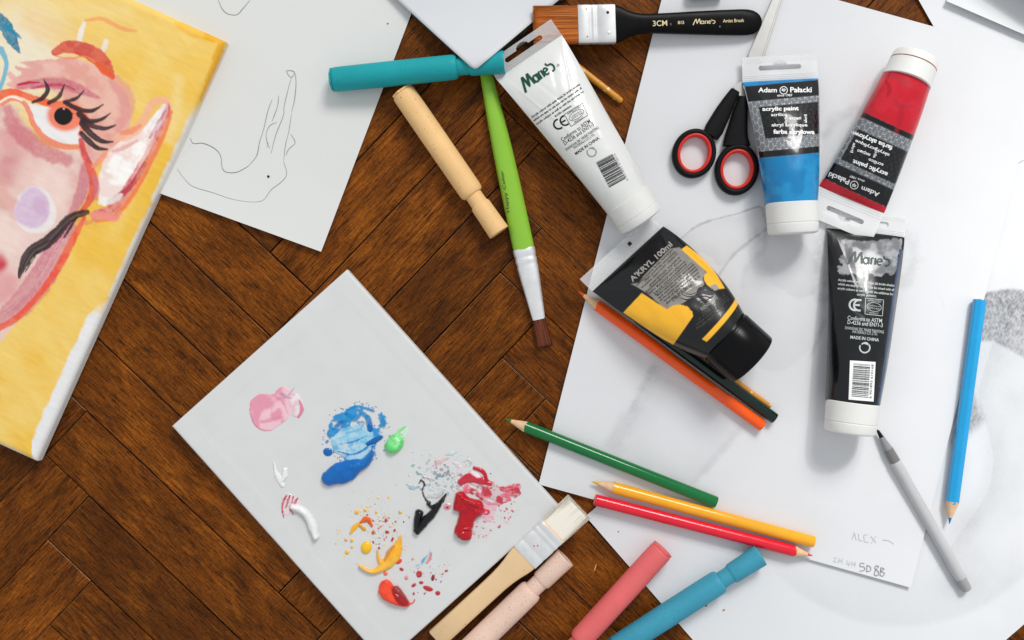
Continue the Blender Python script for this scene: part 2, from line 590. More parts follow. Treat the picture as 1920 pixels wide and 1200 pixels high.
def plank_mesh(Lm, Wm, seed):
    r = random.Random(seed)
    g = 0.00022 + 0.00032 * r.random() ** 2
    b = 0.0007
    bm = bmesh.new()
    x0, x1, y0, y1 = g, Lm - g, g, Wm - g
    def ring(i, z):
        return [bm.verts.new(p) for p in ((x0 + i, y0 + i, z), (x1 - i, y0 + i, z), (x1 - i, y1 - i, z), (x0 + i, y1 - i, z))]
    rs = [ring(0, -0.009), ring(0, -b), ring(b * 0.35, -b * 0.35), ring(b * 1.2, 0)]
    for a, c in zip(rs, rs[1:]):
        for k in range(4):
            bm.faces.new((a[k], a[(k + 1) % 4], c[(k + 1) % 4], c[k]))
    bm.faces.new(rs[-1])
    bm.faces.ensure_lookup_table()
    worn = r.sample(range(4), 2)
    for k in worn:              # the varnish is rubbed off along some arrises
        bm.faces[4 + k].material_index = 1
    me = bpy.data.meshes.new("plank"); bm.to_mesh(me); bm.free()
    me.materials.append(MW); me.materials.append(M_WORN)
    return me

PW, PL = 113.0, 610.0
pm = [plank_mesh(PL * K, PW * K, s) for s in range(4)]
rot = math.radians(-1.5)
def rotv(x, y):
    return (x * math.cos(rot) - y * math.sin(rot), x * math.sin(rot) + y * math.cos(rot))
uA = rotv(math.sqrt(.5), math.sqrt(.5)); vA = rotv(-math.sqrt(.5), math.sqrt(.5))
dk = rotv(0, math.sqrt(2) * PW); dc = rotv(math.sqrt(2) * PL, 0)
cnt = 0
for c in range(-3, 5):
    for k in range(-18, 18):
        ox = 162 + k * dk[0] + c * dc[0]; oy = 770 + k * dk[1] + c * dc[1]
        for kind in (0, 1):
            if kind == 0:      # long along u
                o0 = (ox, oy); e1 = uA; e2 = vA
            else:              # long along v, starting w further down
                o0 = (ox + vA[0] * PW, oy + vA[1] * PW); e1 = vA; e2 = uA
            cs = [(o0[0] + e1[0] * a + e2[0] * b_, o0[1] + e1[1] * a + e2[1] * b_) for a in (0, PL) for b_ in (0, PW)]
            xs = [p[0] for p in cs]; ys = [p[1] for p in cs]
            if max(xs) < -520 or min(xs) > 2440 or max(ys) < -620 or min(ys) > 1720:
                continue
            # local x along the board, local y across; flip so the frame is right handed seen from above
            ex = Vector((e1[0], -e1[1], 0)); ey = Vector((e2[0], -e2[1], 0))
            org = P(*o0)
            if ex.cross(ey).z < 0:
                org = org + ey * (PW * K); ey = -ey
            z = -0.0002 + random.uniform(-0.00018, 0.00018)
            Mx = Matrix(((ex.x, ey.x, 0, org.x), (ex.y, ey.y, 0, org.y), (0, 0, 1, z), (0, 0, 0, 1)))
            po = bpy.data.objects.new("plank", pm[cnt % 4]); link(po, floor)
            po.matrix_world = Mx @ Matrix.Rotation(random.uniform(-.0006, .0006), 4, 'Y')
            cnt += 1

# ------------------------------------------------------------------ sheets of paper
def paper_mat(name, attr=True, rgb=(238, 238, 238), rough=0.55):
    return mat(name, rgb, rough, 0.35, var=0.012, vscale=25, bump=0.12, bscale=1400, attr="Col" if attr else None, rvar=0.04)
M_PAPER = paper_mat("paper_sheet")
M_PENCIL = mat("graphite_line", (132, 132, 134), 0.5, 0.4, var=0.25, vscale=900)
M_PENCIL_L = mat("graphite_faint", (196, 196, 200), 0.5, 0.4, var=0.15, vscale=900)
M_INK = mat("ink_black", (22, 22, 24), 0.4, 0.4, var=0.2)

def sheet(name, label, BL, BR, TR, z, nu, nv, colf=None, zf=None, thick=0.0003, cat="paper", group=None, base=(238, 238, 237)):
    BL, BR, TR = (np.array(p, float) for p in (BL, BR, TR))
    TL = BL + TR - BR
    u = np.linspace(0, 1, nu)[:, None]; v = np.linspace(0, 1, nv)[None, :]
    px = BL[0] + (BR - BL)[0] * u + (TL - BL)[0] * v
    py = BL[1] + (BR - BL)[1] * u + (TL - BL)[1] * v
    Z = np.full(px.shape, z) + 0.0007 * fbm(px, py, 260, 400 + nu, 2)
    if zf is not None:
        Z = Z + zf(px, py, u + 0 * v, v + 0 * u)
    f = K * (1 - Z / HC)
    W = np.stack([(px - 960) * f, (600 - py) * f, Z], -1)
    c0 = W.reshape(-1, 3).mean(0); c0[2] = z
    C = Canvas2D(px, py, base)
    if colf:
        colf(C)
    t = thing(name, label, cat, Matrix.Translation(Vector(c0)), group)
    V = (W - c0).reshape(-1, 3)
    F = grid_faces(nu, nv)
    idx = np.arange(nu * nv).reshape(nu, nv)
    loop = np.concatenate([idx[:, 0], idx[-1, 1:], idx[-2::-1, -1], idx[0, -2:0:-1]])
    V2 = V[loop].copy(); V2[:, 2] -= thick
    n0 = len(V)
    nl = len(loop)
    k = np.arange(nl); k2 = (k + 1) % nl
    skirt = np.stack([loop[k], loop[k2], n0 + k2, n0 + k], 1)
    cols = C.C.reshape(-1, 3)
    o = fast_mesh("sheet", np.concatenate([V, V2]), np.concatenate([F[:, ::-1] if False else F, skirt]), M_PAPER, t,
                  colors=np.concatenate([cols, cols[loop]]), sharp=50)
    # underside: same surface pushed down, coarse
    su = max(1, nu // 12); sv = max(1, nv // 12)
    ui = np.unique(np.append(np.arange(0, nu, su), nu - 1)); vi = np.unique(np.append(np.arange(0, nv, sv), nv - 1))
    sub = (W - c0)[np.ix_(ui, vi)].reshape(-1, 3).copy(); sub[:, 2] -= thick
    fast_mesh("underside", sub, grid_faces(len(ui), len(vi))[:, ::-1], M_PAPER, t, colors=np.ones((len(sub), 3)) * s2l(base))
    return t, Matrix.Translation(Vector(c0))

# -- drawing sheet at the left
def curl_left(px, py, u, v):
    return 0.0034 * np.clip(1 - v / 0.14, 0, 1) ** 2
t_draw, M_draw = sheet("drawing_paper", "white paper with a pencil line drawing of a hand, under the yellow painting",
                       (-96, 219), (602, 472), (978, -520), 0.0010, 60, 90, zf=curl_left, base=(216, 216, 213))
def _zdraw(x, y):
    # height of the lifted lower edge: distance from the bottom edge of the sheet
    X_ = (x + M_draw.translation.x) / K + 960; Y_ = 600 - (y + M_draw.translation.y) / K
    v = ((X_ + 96) * 0.354 - (Y_ - 219) * 0.935) / 1061.0 + ((X_ + 96) * 0.0)
    return curl_left(X_, Y_, 0, v) + 0.0007 * fbm(X_, Y_, 260, 460, 2) + 0.00012
S_draw = Surf(M_draw, _zdraw)
def z3(pts, s, ox, oy):
    return [(x / s + ox, y / s + oy) for x, y in pts]
for pts, w in [
    ([(262, 0), (280, 40), (305, 62), (345, 66), (370, 42), (405, 0)], 1.2),
    ([(568, 318), (590, 318), (606, 328), (612, 375), (605, 450), (592, 505)], 1.2),
    ([(568, 318), (578, 338), (592, 348), (606, 328)], 1.0),
    ([(590, 352), (572, 420), (558, 480), (555, 520), (520, 610), (500, 690)], 1.1),
    ([(505, 447), (485, 500), (468, 575), (448, 640), (435, 700), (400, 745)], 1.2),
    ([(534, 430), (528, 480), (504, 546)], 1.2),
    ([(526, 550), (495, 565), (478, 600), (482, 640), (494, 668)], 1.0),
    ([(592, 510), (580, 590), (565, 650), (556, 725)], 1.0),
    ([(588, 602), (608, 642), (580, 670), (566, 700)], 1.0),
    ([(556, 728), (570, 780), (550, 815), (500, 855), (462, 902), (400, 908), (320, 895), (240, 868), (150, 840), (110, 805), (76, 760)], 1.2),
    ([(136, 622), (150, 645), (195, 645), (245, 668), (272, 700), (280, 755), (300, 775), (345, 775), (385, 755), (400, 745)], 1.5),
    ([(480, 665), (488, 640)], 1.0)]:
    ribbons_px(S_draw, t_draw, "pencil_line", [(z3(pts, 2.4, 300, 0), [w * .5, w * 1.0, w * .7, w * 1.1, w * .5], True)], M_PENCIL)
def blob_px(surf, parent, name, cx, cy, r, material, n=10, lift=0.0003):
    a = np.linspace(0, 2 * math.pi, n, endpoint=False)
    rr = r * (1 + 0.25 * rng.standard_normal(n) * 0.5)
    L = surf.project(cx + rr * np.cos(a), cy + rr * np.sin(a), lift)
    return mesh_obj(name, L, [tuple(range(n))[::-1]], material, parent, smooth_shade=False)
blob_px(S_draw, t_draw, "ink_dot", 503, 331, 2.6, M_INK)
blob_px(S_draw, t_draw, "ink_dot", 727, 44, 1.4, M_INK)

# -- large sheet underneath at the bottom right, with the shaded arc
def col_under(C):
    X, Y = C.X, C.Y
    g = fbm(X, Y, 3.0, 5, 3); g2 = fbm(X, Y, 90, 8, 3)
    base = s2l((217, 218, 220))
    shade = np.zeros(X.shape)
    # shaded head with the arc along the bottom
    cx, cy, R = 1690, 880, 300
    r = np.hypot((X - cx) / 1.06, Y - cy)
    inside = smooth(R + 2, R - 14, r)
    low = smooth(1000, 1130, Y + 0.12 * (X - 1600))
    shade += inside * low * (0.055 + 0.05 * smooth(R - 130, R, r)) * (0.7 + 0.6 * g2)
    # dark cap at the right edge
    d = sd_poly(X, Y, [(1832, 560), (1850, 548), (1890, 541), (1960, 548), (1960, 700), (1900, 660), (1862, 640), (1838, 640)])
    shade += 0.72 * smooth(3, -4, d) * (0.30 + 0.9 * g) * smooth(-90, 20, d + 60) * (0.45 + 0.55 * smooth(700, 560, Y))
    d2 = sd_poly(X, Y, [(1800, 700), (1830, 745), (1848, 790), (1820, 815), (1790, 850), (1780, 830)])
    shade += 0.60 * smooth(8, -14, d2) * (0.3 + 0.9 * g)
    pts = catmull([(1862, 640), (1835, 740), (1850, 800), (1862, 860), (1850, 925), (1800, 1000)], 8)
    d3, f3, sd3 = dist_polyline(X, Y, pts)
    shade += 0.10 * smooth(40, 0, d3) * (0.4 + 0.8 * g2) + 0.08 * smooth(150, 0, np.abs(d3)) * (sd3 > 0)
    d4 = sd_poly(X, Y, [(1862, 640), (1960, 640), (1960, 900), (1905, 985), (1850, 1000), (1800, 985), (1835, 930), (1868, 860), (1858, 790), (1842, 730)])
    shade += 0.09 * smooth(40, -60, d4) * (0.5 + 0.8 * g2)
    shade += 0.05 * smooth(0.45, 0.75, g2) * (X > 1750)
    k = np.clip(shade * (0.75 + 0.5 * g), 0, 0.85)[..., None]
    C.C[...] = base * (1 - k) + s2l((75, 75, 80)) * k
e = np.array((0.655, 0.755)); e2 = np.array((0.755, -0.655))
c2 = np.array((1098.0, 968.0))
t_under, M_under = sheet("drawing_paper", "large white paper with a grey pencil shaded arc, under the light blue pencil",
                         c2 + e * 692, c2 + e * 692 + e2 * 1330, c2 + e2 * 1330, 0.0010, 420, 240, colf=col_under, base=(217, 218, 220))

# -- sheet at the top right
ta = np.array((0.49, 0.87)); tb = np.array((0.87, -0.49))
q0 = np.array((1690.0, -58.0))
t_tr, M_tr = sheet("paper_sheet", "blank white paper at the top right, beside a bare triangle of floor",
                   q0 + ta * 425, q0 + ta * 425 + tb * 700, q0 + tb * 700, 0.00185, 20, 20,
                   base=(217, 218, 220))

# -- the A3 drawing under the tubes
def col_main(C):
    X, Y = C.X, C.Y
    g = fbm(X, Y, 3.2, 11, 3); g2 = fbm(X, Y, 60, 12, 4); g3 = fbm(X, Y, 14, 14, 3)
    base = s2l((216, 216, 218))
    sh = np.zeros(X.shape)
    def region(pts, amt, soft_in=60, edge=2):
        nonlocal sh
        d = sd_poly(X, Y, catmull(list(pts) + [pts[0]], 4)[:-1]) + (g3 - .5) * 10
        sh = sh + amt * smooth(edge, -edge, d) * (0.35 + 0.65 * smooth(-soft_in, 0, d)) * (0.45 + 1.1 * g2)
    def line(pts, w, amt, tex=0.6):
        nonlocal sh
        d, f, s = dist_polyline(X, Y, catmull(pts, 8))
        sh = sh + amt * smooth(w, 0, d + (g3 - .5) * w) * (1 - tex + 2 * tex * g)
    region([(1225, 668), (1262, 690), (1400, 800), (1385, 815), (1300, 905), (1230, 880), (1140, 835), (1150, 800), (1190, 745)], 0.075, 90, 8)
    line([(1228, 672), (1224, 702), (1198, 757), (1160, 812), (1152, 834)], 26, 0.075, .8)
    line([(1224, 690), (1185, 770)], 8, 0.08, .9)
    line([(1392, 795), (1360, 835), (1318, 885), (1300, 905)], 12, 0.08)
    line([(1228, 690), (1300, 715), (1380, 760)], 10, 0.05)
    region([(1280, 446), (1330, 415), (1395, 402), (1428, 392), (1438, 430), (1405, 455), (1360, 500), (1330, 480), (1300, 470)], 0.075, 40)
    line([(1278, 447), (1300, 428), (1330, 414), (1378, 402), (1425, 388), (1432, 405)], 3.5, 0.34)
    line([(1432, 400), (1440, 425), (1412, 448), (1375, 478), (1345, 520)], 5, 0.24)
    line([(1440, 430), (1430, 470), (1400, 500), (1392, 540)], 9, 0.09)
    region([(1440, 430), (1530, 440), (1550, 560), (1535, 640), (1450, 700), (1400, 640), (1390, 540)], 0.05, 80)
    line([(1548, 440), (1538, 480), (1548, 520), (1540, 560)], 24, 0.20)
    line([(1545, 600), (1532, 640), (1520, 670)], 7, 0.14)
    line([(1700, 440), (1716, 465), (1710, 500), (1694, 535)], 20, 0.12)
    line([(1425, 392), (1438, 420), (1420, 445)], 18, 0.14)
    region([(1430, 440), (1500, 450), (1545, 520), (1500, 560), (1440, 520)], 0.07, 60)
    line([(1548, 252), (1560, 228), (1585, 214), (1605, 205)], 16, 0.13)
    region([(1545, 250), (1575, 220), (1600, 220), (1560, 300), (1535, 330)], 0.06, 30)
    line([(1760, 556), (1768, 568), (1770, 580)], 1.6, 0.12)
    sh = sh + 0.012 * smooth(.4, .7, g2)
    k = np.clip(sh, 0, 0.8)[..., None]
    C.C[...] = base * (1 - k) + s2l((70, 70, 76)) * k
def curl_main(px, py, u, v):
    w = np.clip((u - 0.80) / 0.20, 0, 1)
    return 0.0016 * w ** 2 * (0.35 + 0.65 * v) + 0.0010 * np.clip(1 - v / 0.08, 0, 1) ** 2
t_main, M_main = sheet("drawing_paper", "white paper with a faint pencil drawing, lying under the paint tubes and scissors",
                       (1010, 908), (1708, 1102), (1960, 108), 0.0026, 350, 500, colf=col_main, zf=curl_main, base=(216, 216, 218))
Z1 = 0.0027      # surface of the main sheet
S_main = Surf(M_main, lambda x, y: 0.0003 + 0 * x)
def _zmain(x, y):
    X_ = (x + M_main.translation.x) / K + 960; Y_ = 600 - (y + M_main.translation.y) / K
    return 0.0007 * fbm(X_, Y_, 260, 750, 2) + 0.0016 * np.clip(((X_ - 1010) * .9635 + (Y_ - 908) * .268) / 724 / .2 - 4, 0, 1) ** 2 * .45 + 0.0010 * np.clip(1 - ((X_ - 1010) * .268 - (Y_ - 908) * .9635) / 1026 / .08, 0, 1) ** 2 + 0.0003
S_low = Surf(M_main, _zmain)
for strokes, mt in [
    ([([(1621, 1057), (1614, 1056), (1613, 1062), (1620, 1063), (1621, 1069), (1612, 1071)], 1.2, True)], M_PENCIL),
    ([([(1626, 1060), (1625, 1072)], 1.2, False), ([(1625, 1060), (1632, 1063), (1632, 1070), (1625, 1072)], 1.2, True)], M_PENCIL),
    ([([(1648, 1062), (1642, 1061), (1641, 1067), (1647, 1072), (1646, 1079), (1640, 1078), (1641, 1071), (1648, 1062)], 1.3, True)], M_PENCIL),
    ([([(1652, 1064), (1650, 1079)], 1.2, False), ([(1652, 1064), (1658, 1067), (1651, 1071), (1658, 1074), (1656, 1080), (1650, 1079)], 1.2, True)], M_PENCIL),
    ([([(1563, 1046), (1569, 1045), (1563, 1053), (1570, 1054)], 1.0, False), ([(1573, 1046), (1573, 1056)], 1.0, False), ([(1579, 1047), (1579, 1057)], 1.0, False), ([(1573, 1051), (1579, 1052)], 1.0, False)], M_PENCIL_L),
    ([([(1590, 1050), (1587, 1057), (1594, 1058)], 1.0, False), ([(1593, 1053), (1592, 1062)], 1.0, False), ([(1598, 1052), (1597, 1062)], 1.0, False), ([(1604, 1053), (1603, 1063)], 1.0, False), ([(1598, 1057), (1604, 1058)], 1.0, False)], M_PENCIL_L)]:
    ribbons_px(S_low, t_main, "handwriting", strokes, mt)
for pts in ([(1598, 1012), (1602, 998), (1606, 1013)], [(1610, 1000), (1611, 1013), (1617, 1014)], [(1628, 1002), (1620, 1003), (1621, 1016), (1629, 1017)],
            [(1633, 1005), (1643, 1018)], [(1643, 1005), (1634, 1019)], [(1655, 1012), (1668, 1014), (1676, 1020)]):
    ribbons_px(S_low, t_main, "handwriting", [(pts, 1.0, False)], M_PENCIL_L)

# -- small overlapping sheet in the very corner
t_c, M_c = sheet("paper_sheet", "white paper in the far top right corner, under the grey tin",
                 (1775, 2), (2100, 142), (2260, -230), 0.0040, 16, 16, zf=lambda px, py, u, v: 0.0025 * np.clip(1 - v / .2, 0, 1) ** 2, base=(217, 218, 220))

# ------------------------------------------------------------------ the yellow painting
def weave_mat(name, strength=0.25, attr="Col", rough=0.55):
    m = mat(name, (240, 240, 240), rough, 0.35, var=0.02, vscale=70, attr=attr)
    n, l = m.node_tree.nodes, m.node_tree.links
    b = n["Principled BSDF"]
    tc = n.new("ShaderNodeTexCoord")
    hs = []
    for ax in ('X', 'Y'):
        w = n.new("ShaderNodeTexWave"); w.bands_direction = ax; w.inputs["Scale"].default_value = 420; w.inputs["Distortion"].default_value = 1.5
        w.inputs["Detail"].default_value = 1
        l.new(tc.outputs["Object"], w.inputs["Vector"]); hs.append(w.outputs["Fac"])
    a = n.new("ShaderNodeMath"); a.operation = 'ADD'; l.new(hs[0], a.inputs[0]); l.new(hs[1], a.inputs[1])
    bp = n.new("ShaderNodeBump"); bp.inputs["Strength"].default_value = strength; bp.inputs["Distance"].default_value = 0.0003
    l.new(a.outputs[0], bp.inputs["Height"]); l.new(bp.outputs[0], b.inputs["Normal"])
    return m
M_CANVAS = weave_mat("painted_canvas_cloth", 0.16)
M_CANVAS_W = weave_mat("primed_canvas_cloth", 0.12)

def rounded_coords(L, n, r):
    th = np.linspace(0, math.pi / 2, 5)
    e = r * (1 - np.cos(th)); ez = -r * (1 - np.sin(th))
    # at theta=0: offset 0, drop r ; at 90deg: offset r, drop 0
    mid = np.linspace(r, L - r, n)[1:-1]
    c = np.concatenate([r - r * np.cos(th), mid, (L - r + r * np.cos(th))[::-1]])
    z = np.concatenate([-(r - r * np.sin(th)), np.zeros(len(mid)), (-(r - r * np.sin(th)))[::-1]])
    return c, z

def canvas_block(name, label, cat, TRp, along_u, along_v, Lu, Lv, h, step, colf, material, sag=0.0, r=0.0022, bars=True):
    """a canvas stretched over a frame; TRp px of one top corner, unit px directions of both edges, sizes in px"""
    f = K * (1 - h / HC)
    A = P(*TRp, h); A.z = 0
    ex = Vector((along_u[0], -along_u[1], 0)).normalized(); ey = Vector((along_v[0], -along_v[1], 0)).normalized()
    ey = (ey - ex * ey.dot(ex)).normalized()
    flip = ex.cross(ey).z < 0
    if flip:
        ex, ey, Lu, Lv = ey, ex, Lv, Lu
    M = Matrix(((ex.x, ey.x, 0, A.x), (ex.y, ey.y, 0, A.y), (0, 0, 1, 0.0012), (0, 0, 0, 1)))
    lu, lv = Lu * f, Lv * f
    cu, zu = rounded_coords(lu, int(Lu / step), r); cv, zv = rounded_coords(lv, int(Lv / step), r)
    U, Vv = np.meshgrid(cu, cv, indexing='ij')
    Zz = h - 0.0012 + np.minimum(zu[:, None], zv[None, :])
    ins = np.minimum(np.minimum(U, lu - U), np.minimum(Vv, lv - Vv))
    if sag:
        Zz = Zz - sag * smooth(0.0135, 0.0165, ins) - sag * 0.6 * smooth(0.016, 0.06, ins)
    Lc = np.stack([U, Vv, Zz], -1)
    px, py = local_to_px(M, Lc)
    C = Canvas2D(px, py, (228, 228, 226))
    C.ins = ins / K
    C.U, C.V = U, Vv
    colf(C)
    if C.H.any():
        Lc[..., 2] += C.H
    t = thing(name, label, cat, M)
    nu, nv = Lc.shape[:2]
    V = Lc.reshape(-1, 3)
    idx = np.arange(nu * nv).reshape(nu, nv)
    loop = np.concatenate([idx[:, 0], idx[-1, 1:], idx[-2::-1, -1], idx[0, -2:0:-1]])
    V2 = V[loop].copy(); V2[:, 2] = 0.0
    n0 = len(V); nl = len(loop); k = np.arange(nl); k2 = (k + 1) % nl
    skirt = np.stack([loop[k], n0 + k, n0 + k2, loop[k2]], 1)
    cols = C.C.reshape(-1, 3)
    c2_ = cols[loop] * 0.25 + s2l((228, 227, 224)) * 0.75
    fast_mesh("canvas_cloth", np.concatenate([V, V2]), np.concatenate([grid_faces(nu, nv)[:, ::-1], skirt]), material, t,
              colors=np.concatenate([cols, c2_]))
    if bars:
        bw, bh = 0.014, h - 0.0012 - r - 0.001
        mb = mat(name + "_pine", (214, 184, 140), 0.6, 0.3)
        for (x0, y0, x1, y1) in ((.001, .001, lu - .001, bw), (.001, lv - bw, lu - .001, lv - .001), (.001, bw + .0003, bw, lv - bw - .0003), (lu - bw, bw + .0003, lu - .001, lv - bw - .0003)):
            vs = [(x, y, z) for z in (0.0004, bh - 0.001 - sag * 1.7) for x, y in ((x0, y0), (x1, y0), (x1, y1), (x0, y1))]
            mesh_obj("stretcher_bar", vs, [(3, 2, 1, 0), (4, 5, 6, 7), (0, 1, 5, 4), (1, 2, 6, 5), (2, 3, 7, 6), (3, 0, 4, 7)], mb, t, smooth_shade=False)
    return t, M

def paint_face(C):
    X, Y = C.X, C.Y
    g = fbm(X, Y, 60, 21, 4); g2 = fbm(X * 0.6 + Y * 0.8, (Y * 0.6 - X * 0.8) * 4, 60, 22, 4); g3 = fbm(X, Y, 16, 23, 3)
    yel = s2l((236, 190, 78)); pale = s2l((239, 203, 112)); deep = s2l((233, 178, 56)); cream = s2l((234, 226, 205))
    t = smooth(0.30, 0.78, g)[..., None]; t2 = 0.7 * smooth(0.35, 0.8, g2)[..., None]
    base = yel * (1 - t) + pale * t
    base = base * (1 - 0.45 * t2) + deep * 0.45 * t2
    topf = smooth(330, 40, Y + 0.15 * X)[..., None]
    base = base * (1 - 0.45 * topf) + s2l((238, 206, 122)) * 0.45 * topf
    low = smooth(560, 640, Y)[..., None]
    stre = smooth(0.5, 0.72, fbm((X + Y * .45) * .25, (Y - X * .45), 22, 31, 3))[..., None]
    base = base * (1 - 0.5 * low * stre) + pale * 0.5 * low * stre
    wl = smooth(130, 30, np.hypot(X - 45, (Y - 105) * 0.75))[..., None]
    base = base * (1 - 0.85 * wl) + cream * 0.85 * wl
    C.C[...] = base
    S = C.stroke; Q = C.poly; D = C.dot
    W = (233, 230, 227)
    # ochre along the edge near the top corner
    S([(330, 45), (370, 62), (392, 68)], [10, 22, 20], (236, 178, 50), .75, 3, 3, 8, 1, tex=0.14)
    S([(392, 66), (414, 80), (405, 112), (392, 150), (378, 188)], [20, 14, 13, 12, 7], (230, 166, 32), .95, 1.5, 2, 6, 2, tex=0.11)
    S([(300, 270), (318, 300), (290, 350), (262, 400), (240, 440)], [20, 40, 40, 34, 30], (233, 184, 60), .7, 12, 6, 16, 3)
    S([(335, 150), (330, 200), (316, 260)], [16, 24, 16], (238, 214, 150), .6, 12, 6, 12, 4)
    S([(60, 5), (140, 14), (230, 22)], [30, 40, 30], (240, 216, 150), .5, 18, 8, 22, 5)
    S([(60, 40), (110, 70), (150, 90), (200, 85)], [40, 46, 40, 20], (238, 196, 120), .5, 16, 10, 24, 6)
    S([(159, 42), (152, 62), (147, 84)], [7, 11, 8], W, .85, 2, 1.5, 5, 7)
    S([(200, 78), (194, 92), (190, 100)], [8, 11, 6], W, .7, 2.5, 1.5, 5, 8)
    S([(160, 39), (188, 35), (208, 43), (230, 54), (256, 59)], [5, 7, 8, 9, 4], (240, 163, 100), .85, 1.2, 1, 5, 9)
    # teal marks at the left
    S([(-8, 28), (8, 45), (20, 68), (36, 98)], [18, 24, 22, 5], (34, 128, 160), .95, 1.2, 2, 5, 10, tex=0.11, texs=3, color2=(20, 105, 140))
    S([(12, 50), (28, 62), (40, 72)], [10, 9, 3], (40, 135, 165), .9, 1.2, 1.5, 5, 11)
    S([(2, 92), (12, 115), (10, 138), (0, 168)], [12, 8, 8, 8], (104, 176, 200), .9, 1.2, 1, 5, 12)
    # pink wash of the face
    Q([(-20, 200), (20, 195), (48, 230), (90, 275), (150, 282), (168, 300), (172, 345), (158, 380), (134, 402), (138, 425), (118, 470), (85, 535), (40, 588), (-20, 622)],
      (221, 172, 166), .95, 5, 4, 12, 13, color2=(229, 198, 190), cs=46)
    Q([(24, 152), (40, 138), (30, 125), (60, 128), (36, 116), (95, 112), (140, 108), (180, 124), (214, 150), (240, 180), (246, 222), (234, 258), (208, 284), (178, 302), (150, 290), (140, 240), (120, 190), (90, 166), (40, 168), (14, 160)],
      (224, 156, 150), .9, 2, 3, 8, 14, color2=(232, 180, 170), cs=26)
    S([(215, 152), (236, 180), (238, 210), (222, 240)], [24, 28, 26, 18], (222, 148, 142), .7, 4, 4, 9, 15, tex=0.11)
    S([(18, 140), (45, 160), (90, 160)], [10, 16, 10], (232, 170, 165), .9, 2, 2, 6, 16)
    for cx, cy, r_, c_, a_ in ((20, 315, 26, (205, 118, 124), .6), (-4, 492, 17, (200, 44, 66), .95), (60, 330, 34, (236, 208, 200), .6), (100, 350, 36, (240, 214, 205), .6),
                               (18, 442, 36, (238, 214, 205), .7), (70, 470, 34, (234, 200, 196), .6), (5, 535, 26, (222, 150, 155), .6), (20, 260, 20, (222, 150, 152), .5),
                               (110, 440, 18, (236, 205, 200), .5), (170, 300, 16, (228, 168, 168), .5)):
        D(cx, cy, r_, r_ * 1.1, c_, a_, soft=r_ * .45, rough=4, seed=int(cx + 50))
    S([(16, 205), (24, 235), (52, 262), (88, 285), (126, 301)], [16, 30, 34, 32, 22], (202, 104, 114), .72, 5, 4, 9, 17, tex=0.14, texs=3)
    S([(132, 425), (105, 475), (72, 530), (36, 575), (-10, 608)], [26, 46, 50, 44, 34], (202, 112, 128), .85, 3, 3, 8, 18, tex=0.18, texs=5, streak=.3)
    # brow and lid
    S([(104, 98), (128, 88), (160, 94), (186, 110), (204, 132), (212, 144)], [14, 24, 26, 30, 28, 10], (203, 66, 66), .95, 1.4, 1.8, 5, 19, tex=0.05, texs=3, color2=(216, 92, 76))
    S([(182, 118), (200, 136), (211, 144)], [8, 16, 8], (232, 92, 50), .9, 1.5, 1.5, 5, 20)
    S([(104, 105), (130, 110), (160, 106), (178, 116)], [2.5, 3, 3, 3], (238, 130, 80), .8, .8, .6, 4, 21)
    S([(36, 162), (75, 156), (120, 158), (150, 168), (186, 184)], [12, 18, 22, 18, 6], (196, 98, 118), .75, 2, 2, 6, 22, tex=0.23, texs=3.5)
    S([(36, 159), (55, 155), (74, 155)], [5, 5, 2], (188, 30, 60), .95, .8, .8, 4, 23)
    S([(60, 166), (90, 160), (118, 160), (140, 168)], [4, 6, 6, 3], (184, 52, 80), .8, 1, 1.5, 4, 24, tex=0.23, texs=3)
    # eye
    Q([(48, 194), (80, 200), (118, 204), (148, 226), (158, 250), (154, 268), (124, 270), (96, 262), (74, 244), (58, 218)], W, 1, 1.2, .8, 6, 25)
    S([(-10, 186), (8, 176), (30, 173), (60, 184), (96, 195), (130, 200), (152, 212), (164, 236)], [18, 14, 12, 13, 14, 16, 18, 12], (238, 92, 52), .95, 1.2, 1.2, 5, 26, color2=(238, 112, 76))
    S([(4, 196), (22, 186), (44, 192), (56, 212), (64, 234), (86, 260), (118, 274), (152, 276)], [7, 7, 9, 10, 11, 12, 11, 8], (236, 132, 106), .95, 1.2, 1, 5, 27, tex=0.09, texs=3)
    S([(0, 192), (20, 182), (42, 188)], [3, 3, 4], (250, 236, 228), .9, 1, .6, 4, 28)
    D(122, 218, 34, 28, (239, 122, 90), .95, .3, soft=5, rough=2, seed=29)
    S([(150, 205), (160, 228), (150, 252)], [8, 14, 8], (238, 112, 74), .9, 2, 1.5, 5, 30)
    D(119, 218, 17.5, 17, (24, 21, 22), 1, 0, soft=1, rough=.8, seed=31)
    D(120, 204, 2.2, 2, (236, 170, 150), .9, 0, soft=.7, seed=32)
    S([(132, 214), (138, 213)], [4, 1.5], (24, 21, 22), 1, .7, .5, 4, 33)
    # nose with the pointed highlight
    Q([(205, 285), (235, 258), (272, 236), (300, 202), (316, 192), (318, 206), (292, 262), (268, 306), (240, 352), (205, 384), (186, 376), (184, 340), (192, 310)], (238, 216, 208), 1, 2, 2, 7, 34, color2=(249, 243, 238), cs=24)
    S([(196, 300), (216, 282), (256, 262)], [10, 16, 8], (240, 204, 194), .7, 3, 2, 6, 35)
    S([(212, 284), (232, 278), (258, 264)], [4, 9, 4], (224, 162, 152), .7, 1.5, 1.5, 5, 36)
    S([(216, 262), (246, 250), (268, 228), (280, 204), (298, 188), (314, 190)], [12, 20, 18, 16, 16, 12], (240, 176, 146), .85, 2.5, 2, 7, 37, tex=0.09)
    S([(228, 250), (246, 246), (262, 236)], [8, 12, 6], (236, 132, 90), .7, 2, 2, 5, 38)
    S([(316, 198), (314, 220), (296, 262), (272, 308), (246, 352), (214, 392), (180, 404)], [10, 16, 22, 24, 26, 28, 20], (208, 92, 100), .92, 2, 2, 6, 39, color2=(226, 140, 136), streak=.35)
